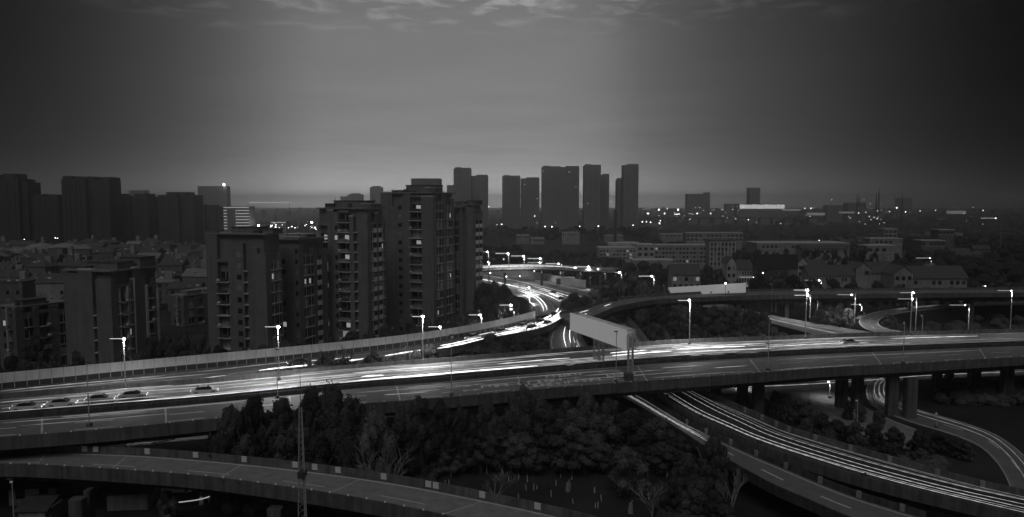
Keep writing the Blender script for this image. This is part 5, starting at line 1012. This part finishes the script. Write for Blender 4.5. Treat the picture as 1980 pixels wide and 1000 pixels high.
# far woods: one mass each
def woods(name, label, boxes, dens, m='leaf_far', s=1.6, rz=(2.5, 6)):
    rr = random.Random(len(boxes) * 31 + int(boxes[0][0])); mb = MB()
    for (x0, x1, D0_, D1_, h) in boxes:
        for _ in range(dens):
            D = rr.uniform(D0_, D1_); px = rr.uniform(x0, x1); r = rr.uniform(*rz); c = Vector((PX(px, D), D, GZ + h * rr.uniform(.5, 1) - r * .6)); mb.ball(c, r, 6, 4, .8); leaf_cluster(mb, c, r * 1.05, 22, s * .6, rr)
    return tag(mb.build(name, M[m]), label, 'wood', kind='stuff')
woods('wooded_hill', 'dark wooded rise beyond the far flyover, below the slab towers', [(925, 1090, 400, 470, 15), (925, 1000, 400, 450, 19), (1060, 1200, 420, 500, 12)], 150)
woods('distant_woods', 'dark band of far woodland across the right hand plain', [(1200, 1460, 480, 600, 9), (1180, 1320, 520, 640, 13), (1440, 1700, 520, 700, 8), (1680, 1990, 380, 700, 11), (1500, 1990, 650, 900, 8)], 150)
woods('distant_thicket', 'hazy far belt of trees on the plain at the horizon', [(900, 1990, 850, 1400, 8), (600, 1990, 1400, 2400, 11), (-50, 900, 900, 1500, 9), (-100, 2080, 2400, 4200, 22)], 260, s=3.2, rz=(6, 13))
woods('undergrowth', 'dark undergrowth covering the ground below the foreground wood', [(400, 840, 101, 122, 2.6), (840, 1300, 119, 128, 2.2), (1290, 1400, 92, 104, 2.2)], 260, m='leaf', s=.45, rz=(.8, 1.6))
woods('right_undergrowth', 'black shrubbery on the ground at the lower right around the bending street', [(1560, 1840, 112, 124, 1.6), (1830, 2000, 158, 175, 2.5)], 120, m='leaf', s=.5, rz=(.9, 1.9))
woods('shrubbery', 'dark scrub on the slopes between the lower streets at the right', [(1240, 1540, 186, 230, 4), (1560, 1990, 200, 290, 3), (1060, 1290, 240, 300, 6), (-20, 420, 150, 168, 5)], 150, m='leaf', s=.8, rz=(1.6, 3.0))
rnd = random.Random(9); k = 0
for i in range(52):
    px = rnd.uniform(820, 1290); py = rnd.uniform(905, 998)
    if py < 880 + (px - 700) * .23 * 0 + 20: continue
    if px < 1000 and py > 900 + (px - 700) * .2: continue
    b = P(px, py + 6, GZ); h = rnd.uniform(.9, 2.0)
    o = thing('sapling', 'thin young tree with white trunk before the foreground wood', 'sapling', b, 0, 'young trees with white trunks')
    MB().bar((0, 0, 0), (rnd.uniform(-.1, .1), 0, h * .55), .07, 5).build('white_trunk', M['lime'], o); MB().bar((0, 0, h * .5), (rnd.uniform(-.2, .2), 0, h * 1.6), .04, 4, .02).build('stem', M['bark'], o)
for i, (px, py) in enumerate(((1098, 942), (1219, 984))):
    o = thing('stump', '%s pale squat stump post on the dark ground in front of the wood' % ('left', 'right')[i], 'stump', P(px, py + 8, GZ)); MB().bar((0, 0, 0), (.05, 0, 1.4), .42, 8, .28).build('trunk', M['white_dim'], o); MB().bar((.05, 0, 1.4), (.3, 0, 1.9), .12, 5).build('branch_stub', M['pale_bark'], o)
# ------------------------------------------------------------------ haze
hz_ = bpy.data.materials.new('haze'); hz_.use_nodes = True; t_ = hz_.node_tree; t_.nodes.clear(); o_ = t_.nodes.new('ShaderNodeOutputMaterial'); v_ = t_.nodes.new('ShaderNodeVolumePrincipled')
v_.inputs['Color'].default_value = (.99, .99, .99, 1); v_.inputs['Density'].default_value = 0.00036; v_.inputs['Anisotropy'].default_value = 0.82; t_.links.new(v_.outputs[0], o_.inputs['Volume'])
o = MB().box(-6600, -300, GZ - 1, 6600, 7100, 110).build('haze', hz_); o['kind'] = 'stuff'; o['label'] = 'thin even dusk haze over the whole city'
import collections
bpy.context.view_layer.update()
_d = collections.defaultdict(list)
for o in COL.objects:
    if o.parent is None and 'label' in o and 'category' in o: _d[o['label']].append(o)
for lab, os_ in _d.items():
    if len(os_) > 1:
        def pxof(o):
            p = o.matrix_world.translation
            if o.type == 'MESH' and p.length < 1: p = sum((Vector(v) for v in o.bound_box), Vector()) / 8
            return p.x / max(1, p.y)
        for i, o in enumerate(sorted(os_, key=pxof)): o['label'] = '%s, %s from the left' % (lab, ordn(i))
for o in COL.objects:
    if 'label' in o and len(o['label'].split()) > 16: print('LONG', o['label'])
print('objects', len(bpy.data.objects), 'tris~', sum(len(m.polygons) for m in bpy.data.meshes))
